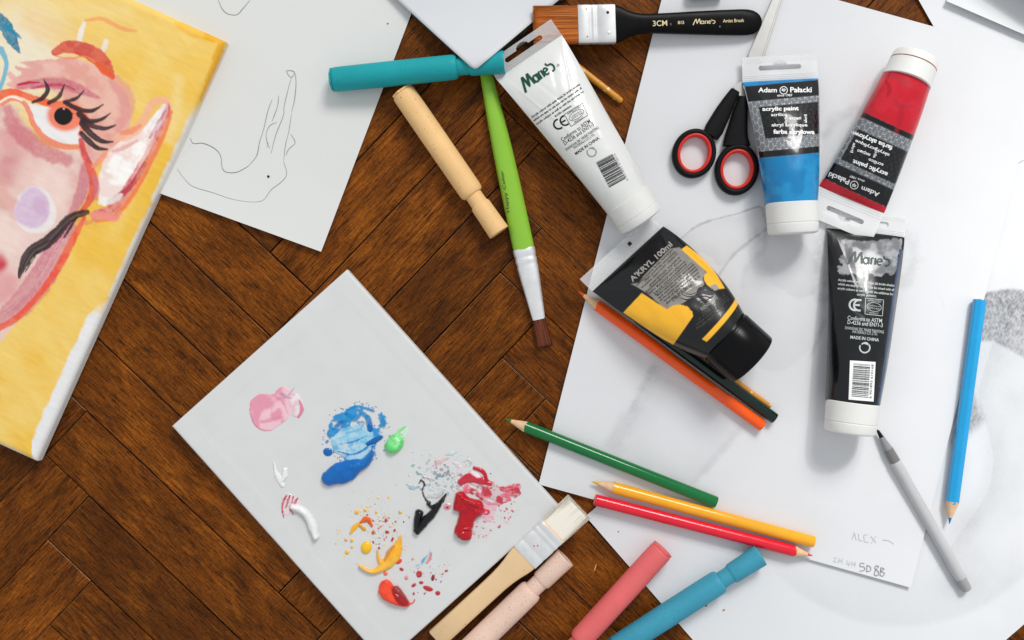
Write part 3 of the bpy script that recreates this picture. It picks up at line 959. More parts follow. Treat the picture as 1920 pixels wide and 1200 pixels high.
    S([(310, 208), (296, 234), (282, 258)], [5, 8, 5], (196, 96, 122), .8, 1.2, 1, 4, 40, streak=.5)
    S([(304, 206), (292, 224), (282, 240)], [4, 7, 4], W, .9, 1.5, 1, 4, 41)
    S([(272, 306), (252, 340), (232, 362), (204, 380)], [7, 12, 12, 8], (182, 34, 62), .85, 1.8, 1.5, 5, 42, streak=.5)
    S([(322, 210), (308, 252), (284, 300), (262, 344), (240, 378), (214, 408), (180, 416)], [5, 7, 8, 8, 9, 7, 4], (240, 128, 74), .85, 1.6, 1.2, 5, 43)
    S([(188, 380), (210, 376), (228, 366)], [8, 14, 8], W, .75, 2, 2, 5, 44)
    S([(172, 402), (196, 404), (216, 410), (226, 398)], [8, 14, 12, 6], (238, 140, 130), .85, 1.8, 1.5, 5, 45)
    # lines down from the eye corner
    S([(160, 312), (156, 350), (144, 384), (134, 400)], [16, 22, 22, 12], (200, 116, 128), .8, 2.5, 2, 6, 46, tex=0.14)
    S([(152, 262), (158, 288), (170, 316), (176, 346), (168, 376), (152, 398)], [10, 12, 15, 18, 14, 8], (229, 92, 72), .92, 1.6, 1.4, 5, 47, color2=(205, 70, 72))
    S([(200, 284), (190, 298), (176, 312)], [8, 11, 8], (240, 150, 122), .85, 1.5, 1, 5, 48)
    S([(178, 330), (182, 350), (180, 372)], [8, 12, 8], (206, 118, 130), .7, 2, 1.5, 5, 49)
    # outline and dark mouth stroke
    S([(158, 408), (142, 440), (122, 480), (92, 528), (60, 568), (28, 598), (-10, 620)], [8, 13, 14, 13, 12, 11, 10], (234, 82, 62), .92, 1.6, 1.5, 6, 50, color2=(236, 112, 80))
    S([(140, 412), (165, 418), (178, 412)], [6, 9, 4], (224, 120, 96), .6, 2, 2, 4, 51, tex=0.23)
    blk = (46, 34, 38)
    S([(164, 398), (146, 402), (126, 414), (108, 436), (86, 456), (62, 470), (48, 488), (36, 520)], [10, 16, 18, 22, 23, 21, 17, 5], blk, .97, 1.2, 1.6, 5, 52, streak=.10)
    S([(144, 408), (134, 424), (120, 446)], [4, 6, 3], blk, .95, 1, 1, 4, 53, streak=.1)
    S([(70, 472), (58, 492), (48, 510)], [5, 6, 2], blk, .9, 1, 1, 4, 54, streak=.4)
    # lashes
    lash = (52, 38, 42)
    for i, (p, w) in enumerate([([(62, 192), (80, 184), (90, 168), (83, 150)], [5, 9, 9, 2]), ([(92, 193), (110, 182), (122, 158)], [8, 8, 2]), ([(122, 192), (144, 184), (158, 170)], [8, 7, 2]),
                                ([(127, 195), (148, 205), (172, 208), (194, 196)], [9, 9, 8, 2]), ([(149, 214), (168, 227), (190, 224), (208, 212)], [12, 9, 7, 2]),
                                ([(156, 226), (176, 237), (198, 241), (217, 235)], [12, 9, 8, 3]), ([(154, 232), (172, 252), (192, 265), (212, 266)], [12, 12, 10, 3]), ([(153, 250), (168, 266), (184, 278), (202, 280)], [9, 11, 9, 3])]):
        S(p, w, lash, .97, .9, .7, 4, 60 + i, streak=.06)
    # pale violet cheek spot
    D(66, 395, 38, 42, W, .8, -.4, soft=3, rough=6, seed=70)
    D(62, 391, 34, 36, (212, 182, 208), .9, -.3, soft=4, rough=6, seed=71, tex=0.16)
    D(76, 388, 14, 18, (198, 158, 190), .5, 0, soft=6, rough=3, seed=72)
    # bare primed margin along the lower right edge and patches higher up
    m = smooth(26, 20, C.ins + (g3 - .5) * 7 + 26 * smooth(600, 540, Y)) * (X > 60)
    m = m * smooth(560, 600, Y)
    m2 = 0.9 * smooth(6, 1, C.ins + (g3 - .5) * 8) * smooth(190, 230, Y)
    m3 = smooth(0.63, 0.70, fbm(X, Y, 26, 77, 3)) * smooth(20, 8, C.ins) * (Y > 180) * (Y < 640) * 0.9
    m = np.maximum(m * (X > 50), m2)[..., None]
    C.C[...] = C.C * (1 - m) + s2l((228, 227, 225)) * m
    # thick brush relief
    C.H[...] = 0.0003 * g2 + 0.00015 * g3 + 0.0003 * fbm((X + Y * .45) * .2, (Y - X * .45), 8, 35, 3)

canvas_block("painting", "stretched canvas with a yellow background and a pink painted face", "painting",
             (422, 76), (-0.912, -0.41), (-0.404, 0.915), 690, 866, 0.0122, 1.55, paint_face, M_CANVAS, r=0.0046)

# ------------------------------------------------------------------ the palette canvas
HP = 0.0125
def blank(C):
    g = fbm(C.X, C.Y, 80, 91, 3)
    C.C[...] = s2l((212, 212, 211)) * (0.985 + 0.03 * g[..., None])
PT = (650, 505); PU = (0.667, 0.745); PV = (-0.749, 0.663)
t_pal, M_pal = canvas_block("palette_canvas", "blank white canvas used as a paint palette, with blobs of wet paint", "canvas",
                            PT, PU, PV, 598, 441, HP, 4.0, blank, M_CANVAS_W, sag=0.00022, r=0.0018)
# fold of the cloth at the left corner
SAG = 0.00022 * 1.6
M_WET = mat("wet_acrylic", (0, 0, 0), 0.22, 0.45, coat=0.55, var=0.03, vscale=90, attr="Col", rvar=0.08)
M_FILM = mat("dried_acrylic_film", (0, 0, 0), 0.5, 0.4, var=0.03, vscale=90, attr="Col")

def paint_patch(name, bbox, step, fn, material, thr=0.22, parent=t_pal, M=M_pal, zs=HP - 0.0012 - SAG, lift=0.00022, label=None):
    x0, y0, x1, y1 = bbox
    nx = int((x1 - x0) / step) + 1; ny = int((y1 - y0) / step) + 1
    X, Y = np.meshgrid(np.linspace(x0, x1, nx), np.linspace(y0, y1, ny), indexing='ij')
    C = Canvas2D(X, Y, (212, 212, 211))
    fn(C)
    keep = C.A > thr
    surf = Surf(M, lambda x, y: zs + 0 * x)
    L = surf.project(X, Y, 0.0)
    edge = smooth(thr - 0.05, thr + 0.35, C.A)
    L[..., 2] += lift * edge + C.H + 0.00006
    ko = keep[:-1, :-1] | keep[1:, :-1] | keep[:-1, 1:] | keep[1:, 1:]
    F = grid_faces(nx, ny).reshape(nx - 1, ny - 1, 4)[ko][:, ::-1]
    used = np.unique(F)
    remap = np.full(nx * ny, -1); remap[used] = np.arange(len(used))
    V = L.reshape(-1, 3)[used]; F = remap[F]
    V[:, 2] = np.where(C.A.reshape(-1)[used] > thr, V[:, 2], zs + 0.00002)
    W = np.array(M) @ np.array([0, 0, 0, 1])
    o = fast_mesh(name, V, F, material, parent, colors=C.C.reshape(-1, 3)[used])
    if label:
        o["label"] = label
    return o

def p_pink(C):
    Q, D, S = C.poly, C.dot, C.stroke
    Q([(468, 770), (470, 752), (484, 740), (500, 738), (513, 738), (520, 730), (530, 725), (542, 730), (548, 742), (546, 770), (538, 786), (520, 800), (505, 808), (488, 806), (474, 793)],
      (224, 148, 168), .98, 1.0, 1.5, 6, 201, color2=(236, 190, 202), cs=20, h=.0003, hr=3)
    Q([(540, 735), (556, 738), (566, 752), (567, 768), (560, 783), (546, 778), (548, 760)], (228, 176, 190), .8, 1.5, 2.5, 5, 202, color2=(240, 222, 228), cs=9, tex=.5, h=.0002, hr=2)
    S([(562, 752), (566, 768), (560, 782)], [4, 7, 5], (214, 120, 146), .9, 1, 1.2, 4, 203, h=.0003)
    S([(526, 738), (536, 744), (545, 746)], [4, 7, 3], (150, 128, 145), .6, 2.5, 1.5, 4, 204)
    S([(542, 740), (552, 726)], [5, 2], (200, 150, 168), .7, 1, 1.2, 3, 205)
    S([(482, 792), (505, 788), (530, 782)], [3, 8, 3], (214, 130, 152), .6, 2, 2, 4, 206)
    S([(470, 775), (476, 793), (490, 805), (508, 807)], [3, 4, 4, 2], (216, 132, 154), .6, 1, .6, 4, 207)
    S([(512, 740), (530, 752), (540, 775)], [2, 3, 2], (215, 128, 152), .5, 1, .6, 4, 208, h=.0004)

def p_blue(C):
    Q, D, S = C.poly, C.dot, C.stroke
    bl, bd, lt = (0, 130, 190), (0, 98, 174), (134, 196, 222)
    Q([(612, 812), (620, 788), (634, 776), (652, 764), (676, 761), (704, 766), (722, 782), (724, 802), (712, 818), (704, 836), (704, 856), (692, 870), (668, 872), (646, 862), (628, 850), (610, 848), (608, 828)],
      bl, .96, 1.2, 3.5, 6, 211, tex=1.0, texs=15, thr=(.46, .56), color2=(16, 142, 206), cs=10, h=.0006, hr=5)
    Q([(622, 822), (642, 804), (668, 796), (694, 802), (700, 818), (696, 838), (690, 858), (662, 864), (640, 856), (626, 842)],
      lt, .92, 1.5, 3, 6, 212, streak=(-.32, .45, 4.0), color2=(172, 210, 226), cs=12, h=.00035, hr=4)
    for p, w in (([(636, 833), (662, 828), (690, 816)], [1, 2.4, 1]), ([(634, 846), (660, 852), (684, 842), (698, 826)], [2, 3, 5, 3]), ([(676, 868), (694, 848), (700, 834)], [8, 5, 3]),
                 ([(650, 776), (664, 784), (676, 776)], [6, 12, 6]), ([(672, 768), (690, 784), (694, 804)], [6, 10, 12]), ([(625, 805), (640, 792), (652, 790)], [5, 8, 4])):
        S(p, w, bl, .9, .9, 1.4, 4, 213, color2=(2, 100, 182), h=.0006)
    S([(652, 768), (672, 762), (700, 770)], [5, 6, 4], bl, .9, .9, 2.2, 3, 214, h=.0005)
    D(615, 847, 9, 8, bd, 1, .4, 1, 1.2, 215, .0014)
    S([(690, 832), (702, 826), (715, 819)], [7, 12, 7], bd, 1, .8, .8, 4, 216, h=.0018)
    S([(694, 798), (695, 806)], [9, 7], bd, 1, .8, .8, 4, 217, h=.0014)
    S([(618, 896), (630, 890), (648, 884), (668, 874), (688, 866), (700, 848)], [30, 42, 40, 26, 14, 6], bd, 1, 1, .9, 7, 218, h=.0056, color2=(2, 100, 184))
    S([(630, 888), (650, 880), (666, 878)], [2, 3, 2], (8, 88, 170), .7, 1, .5, 4, 219)
    for i in range(46):
        a = rng.uniform(0, 6.28); r = rng.uniform(.92, 1.12)
        D(668 + 60 * r * math.cos(a), 812 + 54 * r * math.sin(a), rng.uniform(.8, 2.2), rng.uniform(.6, 1.6), bl, .9, rng.uniform(0, 3), .5, .3, 220 + i, .0003)
    for x, y, r in ((680, 758, 4), (699, 764, 3), (688, 756, 2)):
        D(x, y, r, r * .7, (150, 150, 155), .8, .5, .6, .8, 300 + int(x))

def p_green(C):
    C.poly([(722, 832), (730, 820), (742, 812), (752, 818), (758, 828), (752, 842), (740, 850), (728, 849), (722, 842)], (98, 208, 112), 1, 1, 1.2, 5, 221, h=.0046, hr=10, color2=(128, 222, 136))
    C.stroke([(746, 818), (750, 806), (762, 799)], [9, 5, 3], (132, 222, 140), .85, .9, 1, 4, 222, h=.0008)
    C.poly([(750, 812), (762, 800), (766, 808), (760, 822)], (196, 236, 200), .7, 1.2, 1.5, 4, 223, tex=.4, h=.0003, hr=2)
    C.stroke([(742, 822), (748, 830), (742, 836)], [4, 5, 3], (160, 236, 165), .8, 1, .6, 4, 224, h=.0052)

def p_white_thin(C):
    w = (230, 230, 229)
    C.stroke([(514, 868), (518, 886), (526, 902), (530, 910)], [3, 6, 12, 8], w, 1, .9, 1, 4, 231, h=.0011)
    C.stroke([(535, 880), (534, 892), (528, 902)], [8, 11, 6], w, 1, .9, 1, 4, 232, h=.0013)

def p_white(C):
    w = (229, 229, 228)
    C.poly([(528, 930), (540, 924), (556, 932), (562, 946), (552, 962), (536, 966), (528, 955)], (234, 204, 212), .7, 2, 3, 5, 241, tex=.5, h=.0002, hr=2)
    for p, ww in (([(537, 929), (531, 942), (529, 958)], [4, 5, 2]), ([(544, 928), (540, 940), (536, 952)], [3, 5, 2]), ([(558, 934), (552, 944), (546, 950)], [3, 6, 7]), ([(550, 930), (548, 942)], [2, 3]),
                  ([(530, 958), (532, 970)], [4, 2]), ([(545, 956), (550, 964)], [4, 2])):
        C.stroke(p, ww, (190, 24, 62), .9, .8, 1.2, 3, 242, h=.0006, streak=.3)
    C.stroke([(550, 950), (566, 956), (578, 968), (586, 984), (593, 1006)], [12, 15, 16, 18, 12], w, 1, 1, .8, 5, 243, h=.0046)
    C.dot(592, 1003, 8, 6, w, 1, .3, 1, .5, 244, .0046)

def splat(C, n, cx, cy, sx, sy, cols, rmin, rmax, seed, alpha=.95, h=.0005, ring=None):
    r_ = np.random.default_rng(seed)
    for i in range(n):
        if ring:
            a = r_.uniform(0, 6.28); q = r_.uniform(*ring)
            x, y = cx + sx * q * math.cos(a), cy + sy * q * math.sin(a)
        else:
            x, y = cx + sx * r_.standard_normal() * .5, cy + sy * r_.standard_normal() * .5
        s = rmin + (rmax - rmin) * r_.random() ** 3
        C.dot(x, y, s * r_.uniform(1, 1.7), s, cols[r_.integers(len(cols))], alpha, r_.uniform(0, 3.1), .5, .25 * s, seed * 100 + i, h * min(1, s / 3))

def p_yellow(C):
    S, D = C.stroke, C.dot
    ye, orr, red, pl = (244, 184, 44), (226, 120, 28), (176, 30, 42), (242, 208, 120)
    splat(C, 110, 698, 975, 52, 70, [ye, pl, pl, ye, (228, 180, 60)], .45, 1.7, 31, .9, .00015)
    splat(C, 90, 690, 1010, 60, 62, [ye, pl, (228, 180, 60)], .45, 1.8, 32, .9, .00015, ring=(.75, 1.02))
    splat(C, 60, 716, 990, 34, 40, [red, (200, 70, 40), (150, 26, 46)], .45, 1.8, 33, .95, .0002)
    for x, y, a, b_, c in ((669, 960, 4, 4, ye), (685, 956, 3, 2.5, ye), (751, 960, 3, 2.8, ye), (660, 1013, 3, 3, ye), (651, 1035, 4, 4, ye), (649, 1012, 3, 2.2, (235, 160, 40)), (724, 975, 3, 3.4, (200, 70, 40)),
                           (700, 998, 3, 4, (208, 84, 36)), (726, 997, 4, 2.6, red), (740, 994, 2, 3, red), (736, 1011, 2, 4, red), (689, 965, 1.6, 1.6, red), (711, 1027, 2.4, 2, red), (660, 1025, 2.4, 2, ye), (706, 960, 2, 2, ye)):
        D(x, y, a, b_, c, 1, .4, .6, .5, int(x), .0012)
    S([(658, 999), (664, 990), (673, 981)], [5, 10, 6], (243, 174, 40), 1, .8, .8, 4, 251, h=.001)
    S([(676, 979), (688, 973), (694, 980), (697, 986)], [4, 11, 9, 5], (222, 100, 22), 1, .8, .9, 4, 252, h=.001, color2=(196, 62, 24))
    S([(675, 985), (683, 992)], [5, 7], (214, 150, 40), 1, .8, .6, 4, 253, h=.0008)
    D(687, 1026, 10, 12, (240, 190, 38), 1, .2, .9, .6, 254, .0026)
    S([(675, 1060), (684, 1066), (700, 1071), (716, 1064), (732, 1050), (744, 1030), (752, 1004)], [5, 7, 13, 22, 26, 17, 2], (244, 174, 40), 1, .9, .9, 5, 255, h=.0032, color2=(248, 188, 66))
    S([(708, 1031), (710, 1046), (714, 1056)], [3, 6, 8], (240, 178, 60), 1, .9, .6, 4, 256, h=.0018)
    S([(722, 1050), (728, 1036), (738, 1024)], [4, 9, 5], (206, 126, 30), .7, 1.6, .9, 4, 257)
    D(744, 954 + 50, 1, 1, ye, .8)

def p_orange(C):
    S, D, Q = C.stroke, C.dot, C.poly
    rd = (186, 24, 36)
    Q([(709, 1108), (713, 1092), (724, 1086), (734, 1090), (742, 1104), (756, 1116), (770, 1130), (764, 1137), (748, 1136), (730, 1130), (716, 1122)], (232, 56, 32), 1, 1, .8, 6, 261, h=.0044, hr=9, color2=(238, 74, 42))
    Q([(733, 1100), (746, 1098), (758, 1112), (768, 1130), (754, 1133), (742, 1122)], (150, 14, 26), .95, 1.2, 1.4, 5, 262, h=.0036, hr=6)
    S([(764, 1134), (774, 1130), (778, 1124)], [5, 3, 2], (220, 50, 38), .9, .8, .8, 3, 263, h=.0004)
    for x, y, a, b_, c, an in ((747, 1052, 7, 5, (226, 60, 44), -.5), (786, 1076, 6, 6.5, rd, .2), (812, 1083, 3.4, 6, (140, 16, 30), .2), (803, 1103, 10, 5, rd, .35), (821, 1112, 5, 4.4, rd, 0), (790, 1092, 4, 3.2, rd, .2),
                               (776, 1097, 5, 3, rd, -.6), (762, 1083, 3.6, 4, (226, 140, 134), 0), (753, 1067, 4, 3, rd, .5), (723, 1075, 4, 4, (230, 110, 90), 0), (837, 1070, 3.4, 2, rd, -.4), (830, 1076, 1.8, 1.4, rd, 0),
                               (776, 1113, 2, 2.6, rd, 0), (797, 1112, 1.2, 3, rd, .6), (818, 1086, 1.5, 1.5, rd, 0), (827, 1090, 1.5, 1.5, (130, 140, 150), 0), (774, 1048, 2, 2, (214, 150, 150), 0)):
        D(x, y, a, b_, c, .97, an, .6, .7, int(x + y), .0009)
    S([(808, 1026), (804, 1042), (794, 1052), (778, 1062)], [4, 9, 9, 4], (156, 202, 216), .65, 2, 2, 4, 264, tex=.6, texs=5)
    S([(808, 1038), (806, 1048), (800, 1056)], [5, 7, 3], (214, 110, 112), .8, 1.2, 1.2, 4, 265)
    S([(796, 1046), (792, 1054)], [3, 4], (70, 140, 180), .8, 1, 1, 3, 266)
    splat(C, 60, 800, 1068, 46, 34, [rd, (200, 120, 124), (150, 180, 195), (205, 150, 150), (120, 130, 140)], .5, 1.6, 34, .8, .0003)

def p_black(C):
    S, D = C.stroke, C.dot
    bk = (9, 9, 11)
    splat(C, 210, 832, 890, 60, 48, [(110, 160, 176), (168, 172, 178), (216, 176, 182), (80, 120, 132), (190, 205, 212), (150, 100, 120)], .5, 3.2, 35, .6, .00006)
    for p, w, c, a in (([(764, 908), (772, 914), (784, 912)], [4, 9, 5], (120, 172, 190), .75), ([(812, 872), (826, 864), (840, 858)], [5, 10, 5], (216, 166, 170), .7), ([(838, 852), (850, 850), (856, 846)], [4, 9, 4], (166, 200, 208), .7),
                       ([(870, 866), (876, 862), (884, 866), (880, 874)], [3, 4, 4, 3], (188, 190, 194), .8), ([(800, 930), (820, 928), (832, 918)], [6, 12, 6], (178, 180, 184), .6), ([(815, 884), (826, 892), (838, 890)], [3, 7, 4], (70, 120, 140), .7),
                       ([(850, 866), (862, 876), (858, 890)], [4, 9, 5], (226, 200, 206), .6)):
        S(p, w, c, a, 1.4, 2, 4, 271, tex=.4, h=.0003)
    S([(786, 906), (790, 900), (796, 908), (792, 920), (798, 936), (806, 942)], [2, 4, 3, 2.5, 3, 5], bk, .95, .8, 1, 3, 272, h=.0006)
    S([(836, 926), (828, 940), (812, 950), (802, 944)], [3, 8, 9, 5], bk, 1, .8, .8, 4, 273, h=.0016)
    S([(832, 932), (820, 950), (808, 966), (797, 976), (788, 990), (783, 998)], [4, 11, 14, 17, 17, 9], bk, 1, .8, .8, 5, 274, h=.0038)
    S([(786, 962), (782, 978), (780, 994)], [16, 14, 10], bk, 1, .8, .8, 5, 275, h=.0042)
    for x, y in ((858, 1007), (600 + 1075 / 3.333, 1048), (920, 888), (605, 960)):
        D(x, y, 1.2, 1.2, bk, 1, 0, .4, .1, int(x), .0003)

def p_red(C):
    S, D, Q = C.stroke, C.dot, C.poly
    rd, cr = (172, 4, 22), (190, 16, 48)
    Q([(856, 916), (862, 898), (876, 886), (886, 877), (904, 878), (914, 896), (930, 908), (950, 912), (970, 910), (977, 924), (962, 938), (936, 946), (914, 946), (894, 930), (880, 926), (866, 926)],
      cr, .95, 1.2, 3, 5, 281, tex=.75, texs=9, color2=(226, 96, 122), cs=12, h=.0005, hr=3, streak=(.45, .4, 5))
    S([(890, 877), (906, 884), (913, 900)], [6, 8, 6], (190, 14, 40), 1, .8, 1.5, 4, 282, h=.0012)
    S([(864, 904), (880, 896), (900, 900), (920, 908)], [12, 18, 14, 8], (192, 16, 46), .95, 1.2, 2, 5, 283, h=.0012)
    S([(940, 918), (956, 916), (972, 912)], [8, 14, 12], (206, 44, 76), .85, 1.2, 2.5, 4, 284, streak=.5, h=.0006)
    S([(886, 886), (896, 892)], [6, 8], (238, 226, 230), .8, 1.5, 1.5, 4, 285)
    Q([(905, 940), (932, 946), (925, 975), (908, 980), (898, 966)], (228, 150, 168), .6, 2, 3, 5, 286, tex=.5)
    Q([(854, 924), (868, 920), (880, 932), (896, 936), (906, 942), (906, 962), (892, 974), (886, 992), (883, 1011), (866, 1012), (852, 998), (858, 976), (860, 960), (850, 954)], rd, 1, 1, 1, 6, 287, h=.0052, hr=8, color2=(186, 6, 26))
    S([(860, 924), (872, 934), (892, 942), (900, 952)], [4, 7, 7, 4], (196, 8, 28), .9, 1, .8, 4, 288, h=.0064)
    S([(858, 998), (868, 990), (882, 990)], [8, 12, 8], (182, 6, 24), .9, 1, .8, 4, 289, h=.0058)
    S([(880, 943), (890, 947), (897, 950)], [2, 3, 1.5], (90, 4, 14), .8, .9, .4, 3, 290)
    D(911, 959, 8, 6, (206, 30, 62), .95, .2, .8, .9, 291, .001)
    D(839, 950, 7, 6, (222, 130, 146), .8, 0, 1.6, 1.4, 292, .0004); D(839, 951, 3, 2.4, (150, 16, 40), .95, 0, .8, .4, 293, .0008)
    splat(C, 70, 936, 965, 44, 32, [(212, 60, 92), (228, 140, 160), (200, 30, 62), (232, 170, 184)], .5, 2.8, 36, .8, .0001)
    splat(C, 26, 900, 1000, 22, 16, [(226, 120, 140), (206, 44, 72)], .6, 2.0, 37, .8, .0003)
    S([(904, 1000), (912, 1005)], [4, 3], (234, 190, 198), .6, 1.5, 1.5, 4, 294)

for nm, bb, fn, mt, lb in [
    ("paint_smear", (458, 715, 578, 820), p_pink, M_FILM, "dried pale pink paint smear"),
    ("paint_blob", (596, 748, 736, 924), p_blue, M_WET, "thick blue paint blob with a light blue smear"),
    ("paint_blob", (714, 792, 774, 858), p_green, M_WET, "small light green paint blob"),
    ("paint_smear", (506, 860, 546, 920), p_white_thin, M_WET, "thin white paint dab"),
    ("paint_blob", (518, 918, 610, 1020), p_white, M_WET, "white paint squiggle with crimson streaks"),
    ("paint_blob", (620, 905, 768, 1085), p_yellow, M_WET, "yellow paint crescent with spatter"),
    ("paint_blob", (700, 1018, 850, 1145), p_orange, M_WET, "orange red paint blob with dark red spatter"),
    ("paint_blob", (750, 835, 925, 1012), p_black, M_WET, "black paint streak with teal and grey spatter"),
    ("paint_blob", (825, 868, 985, 1022), p_red, M_WET, "thick red paint with crimson smear"),
]:
    pk = globals().get("pk", 0) + 1
    paint_patch(nm, bb, 0.8, fn, mt, label=lb, lift=0.00006 + 0.00002 * pk)

# ------------------------------------------------------------------ paint tubes
M_CLEAR = mat("clear_plastic_crimp", (236, 236, 236), 0.18, 0.6, coat=0.2, var=0.03, alpha=0.34)
M_FROST = mat("frosted_plastic_crimp", (240, 240, 240), 0.25, 0.6, coat=0.2, var=0.03, alpha=0.62)
M_CAPW = mat("white_plastic_cap", (224, 223, 219), 0.38, 0.45, var=0.02, vscale=120, bump=0.05, bscale=900)
M_CAPK = mat("black_plastic_cap", (11, 11, 12), 0.26, 0.22, coat=0.0, var=0.15)
M_TUBE = mat("printed_tube_plastic", (0, 0, 0), 0.28, 0.40, coat=0.85, var=0.02, vscale=80, attr="Col", rvar=0.06)
M_PRW = mat("white_print", (238, 238, 236), 0.4, 0.4, var=0.03)
M_PRK = mat("black_print", (26, 26, 28), 0.4, 0.4, var=0.05)
M_PRG = mat("green_print", (14, 72, 58), 0.4, 0.4, var=0.05)
M_PRS = mat("silver_print", (186, 192, 190), 0.35, 0.5, var=0.05)
M_PRGY = mat("grey_print", (152, 149, 145), 0.4, 0.4, var=0.05)
M_PRDG = mat("dark_grey_print", (74, 72, 71), 0.4, 0.4, var=0.05)
M_GOLD = mat("gold_print", (222, 205, 160), 0.35, 0.5, var=0.05)

class Tube:
    def __init__(self, name, label, A, B, capend, Wc, Ds, zb, zb2, crimp, roll=0.0, colf=None, cap_mat=None, cap_flip=True, crimp_mat=None,
                 wrinkle=0.0007, seed=1, fat=0.93, cap_scale=1.0, group="paint tubes lying on the papers", pz=0.0, power=0.72, hole=True, cap_tip=1.0, rest_x=0.0, wpow=1.0, skew=0.0, cease=1.0):
        self.wpow = wpow; self.skew = skew
        self.axis = (np.array(A, float), np.array(B, float))
        # heights of the reference points used to read the pixels
        rB = Ds * K / 2
        M, L = axis_frame(A, zb + 0.002, B, zb2 + rB)
        # frame whose X axis runs on the resting plane under the tube
        A3 = P(*A, zb + 0.002); B3 = P(*B, zb2 + rB)
        M, L = axis_frame(A, zb + 0.002, B, zb2 + rB)
        O = Vector((A3.x, A3.y, zb)); T = Vector((B3.x, B3.y, zb2))
        X = (T - O); L = X.length; X.normalize()
        Y = Vector((0, 0, 1)).cross(X).normalized(); Z = X.cross(Y)
        M = Matrix(((X.x, Y.x, Z.x, O.x), (X.y, Y.y, Z.y, O.y), (X.z, Y.z, Z.z, O.z), (0, 0, 0, 1)))
        if roll:
            piv = Matrix.Translation((0, rest_x, 0))
            M = M @ piv @ Matrix.Rotation(roll, 4, 'X') @ piv.inverted()
        self.M, self.L = M, L
        self.a0 = px_m(Wc, zb) / 2; self.a1 = px_m(Ds, zb2 + rB) / 2
        self.b0 = 0.0005; self.b1 = self.a1 * fat
        self.seed, self.wr, self.power = seed, wrinkle, power
        cr = random.Random(seed * 13)
        self.creases = []
        for sg in (-1, 1):
            self.creases.append((.03, sg * cr.uniform(.75, .9), cr.uniform(.35, .6), sg * cr.uniform(.15, .4), cr.uniform(.0005, .0009) * cease, cr.uniform(2.5, 4)))
            self.creases.append((.05, sg * cr.uniform(.3, .6), cr.uniform(.2, .4), sg * cr.uniform(-.1, .3), -cr.uniform(.0004, .0008) * cease, cr.uniform(3, 6)))
        self.creases.append((cr.uniform(.3, .45), -.7, cr.uniform(.4, .6), cr.uniform(.2, .6), -cr.uniform(.0004, .0007) * cease, 5))
        self.surf = Surf(M, self.ztop)
        self.t = t = thing(name, label, "paint tube", M, group)
        # body
        ns = int(L / K / 1.15); nt, nb = 128, 20
        s = np.linspace(0, 1, ns)
        th_t = np.linspace(0, math.pi, nt); th_b = np.linspace(math.pi, 2 * math.pi, nb + 2)[1:-1]
        x = s[:, None] * L
        a, b_, p = self.sec(s)
        yt = a[:, None] * np.cos(th_t)[None, :] * 0.9999
        zt = self.ztop(s[:, None] * (L - skew * yt) + skew * yt, yt)
        yb = a[:, None] * np.cos(th_b)[None, :]
        xt = s[:, None] * (L - skew * yt) + skew * yt; xb = s[:, None] * (L - skew * yb) + skew * yb
        zb_ = b_[:, None] - b_[:, None] * (1 - np.cos(th_b)[None, :] ** 2) ** p[:, None]
        V = np.stack([np.concatenate([xt, xb], 1), np.concatenate([yt, yb], 1), np.concatenate([zt, zb_], 1)], -1)
        n2 = nt + nb
        px, py = local_to_px(M, V)
        C = Canvas2D(px, py, (240, 240, 238))
        C.s = (x + 0 * V[..., 0]) / L; C.t = V[..., 1]; C.hw = a[:, None] + 0 * V[..., 0]
        C.Lpx = L / K; C.spx = C.s * C.Lpx; C.tpx = C.t / K
        colf(C)
        i = np.arange(ns - 1)[:, None]; j = np.arange(n2)[None, :]; j2 = (j + 1) % n2
        F = np.stack([(i * n2 + j).ravel(), (i * n2 + j2).ravel(), ((i + 1) * n2 + j2).ravel(), ((i + 1) * n2 + j).ravel()], 1)
        fast_mesh("tube_body", V.reshape(-1, 3), F, M_TUBE, t, colors=C.C.reshape(-1, 3))
        # crimped end with the hanging hole
        dp = px_m(crimp, zb); w = self.a0
        outer = [(-dp - skew * w, -w * .985), (0.0006 - skew * w, -w), (0.0006 + skew * w, w), (-dp + skew * w, w * .985)]
        hl = []
        if hole:
            cx = -dp * 0.52; r = 0.0018; R = 0.0052; hwid = w * 0.50
            pts = []
            for k in range(7):
                an = math.pi / 2 + math.pi * k / 6 - math.pi
                pts.append((cx - 0 + r * math.sin(an + math.pi / 2) * 1.0, -hwid + 0))
            loop = []
            for k in range(9):      # round end at +hwid
                an = -math.pi / 2 + math.pi * k / 8
                loop.append((cx + r * math.sin(an), hwid + r * math.cos(an)))
            # far side: from +hwid back to -hwid along x = cx + r
            for k in range(9):
                an = math.pi / 2 + math.pi * k / 8
                loop.append((cx + r * math.sin(an), -hwid + r * math.cos(an)))
            # near side has the round bump
            for k in range(9):
                an = math.pi - math.pi * k / 8
                loop.append((cx - r - R * .62 * math.sin(an), R * math.cos(an)))
            hl = [loop]
        extrude_outline("crimp", outer, hl, 0.0001, 0.0010, crimp_mat or M_FROST, t)
        # embossed ribs
        VV, FF = [], []
        nr = int(2 * w / 0.0012)
        for k in range(nr):
            y = -w * .96 + (2 * w * .96) * k / (nr - 1)
            x0_, x1_ = -dp * .98, -dp * .74
            o_ = len(VV)
            VV += [(x0_, y - .0002, .0010), (x1_, y - .0002, .0010), (x1_, y, .00122), (x0_, y, .00122), (x1_, y + .0002, .0010), (x0_, y + .0002, .0010)]
            FF += [(o_, o_ + 1, o_ + 2, o_ + 3), (o_ + 3, o_ + 2, o_ + 4, o_ + 5)]
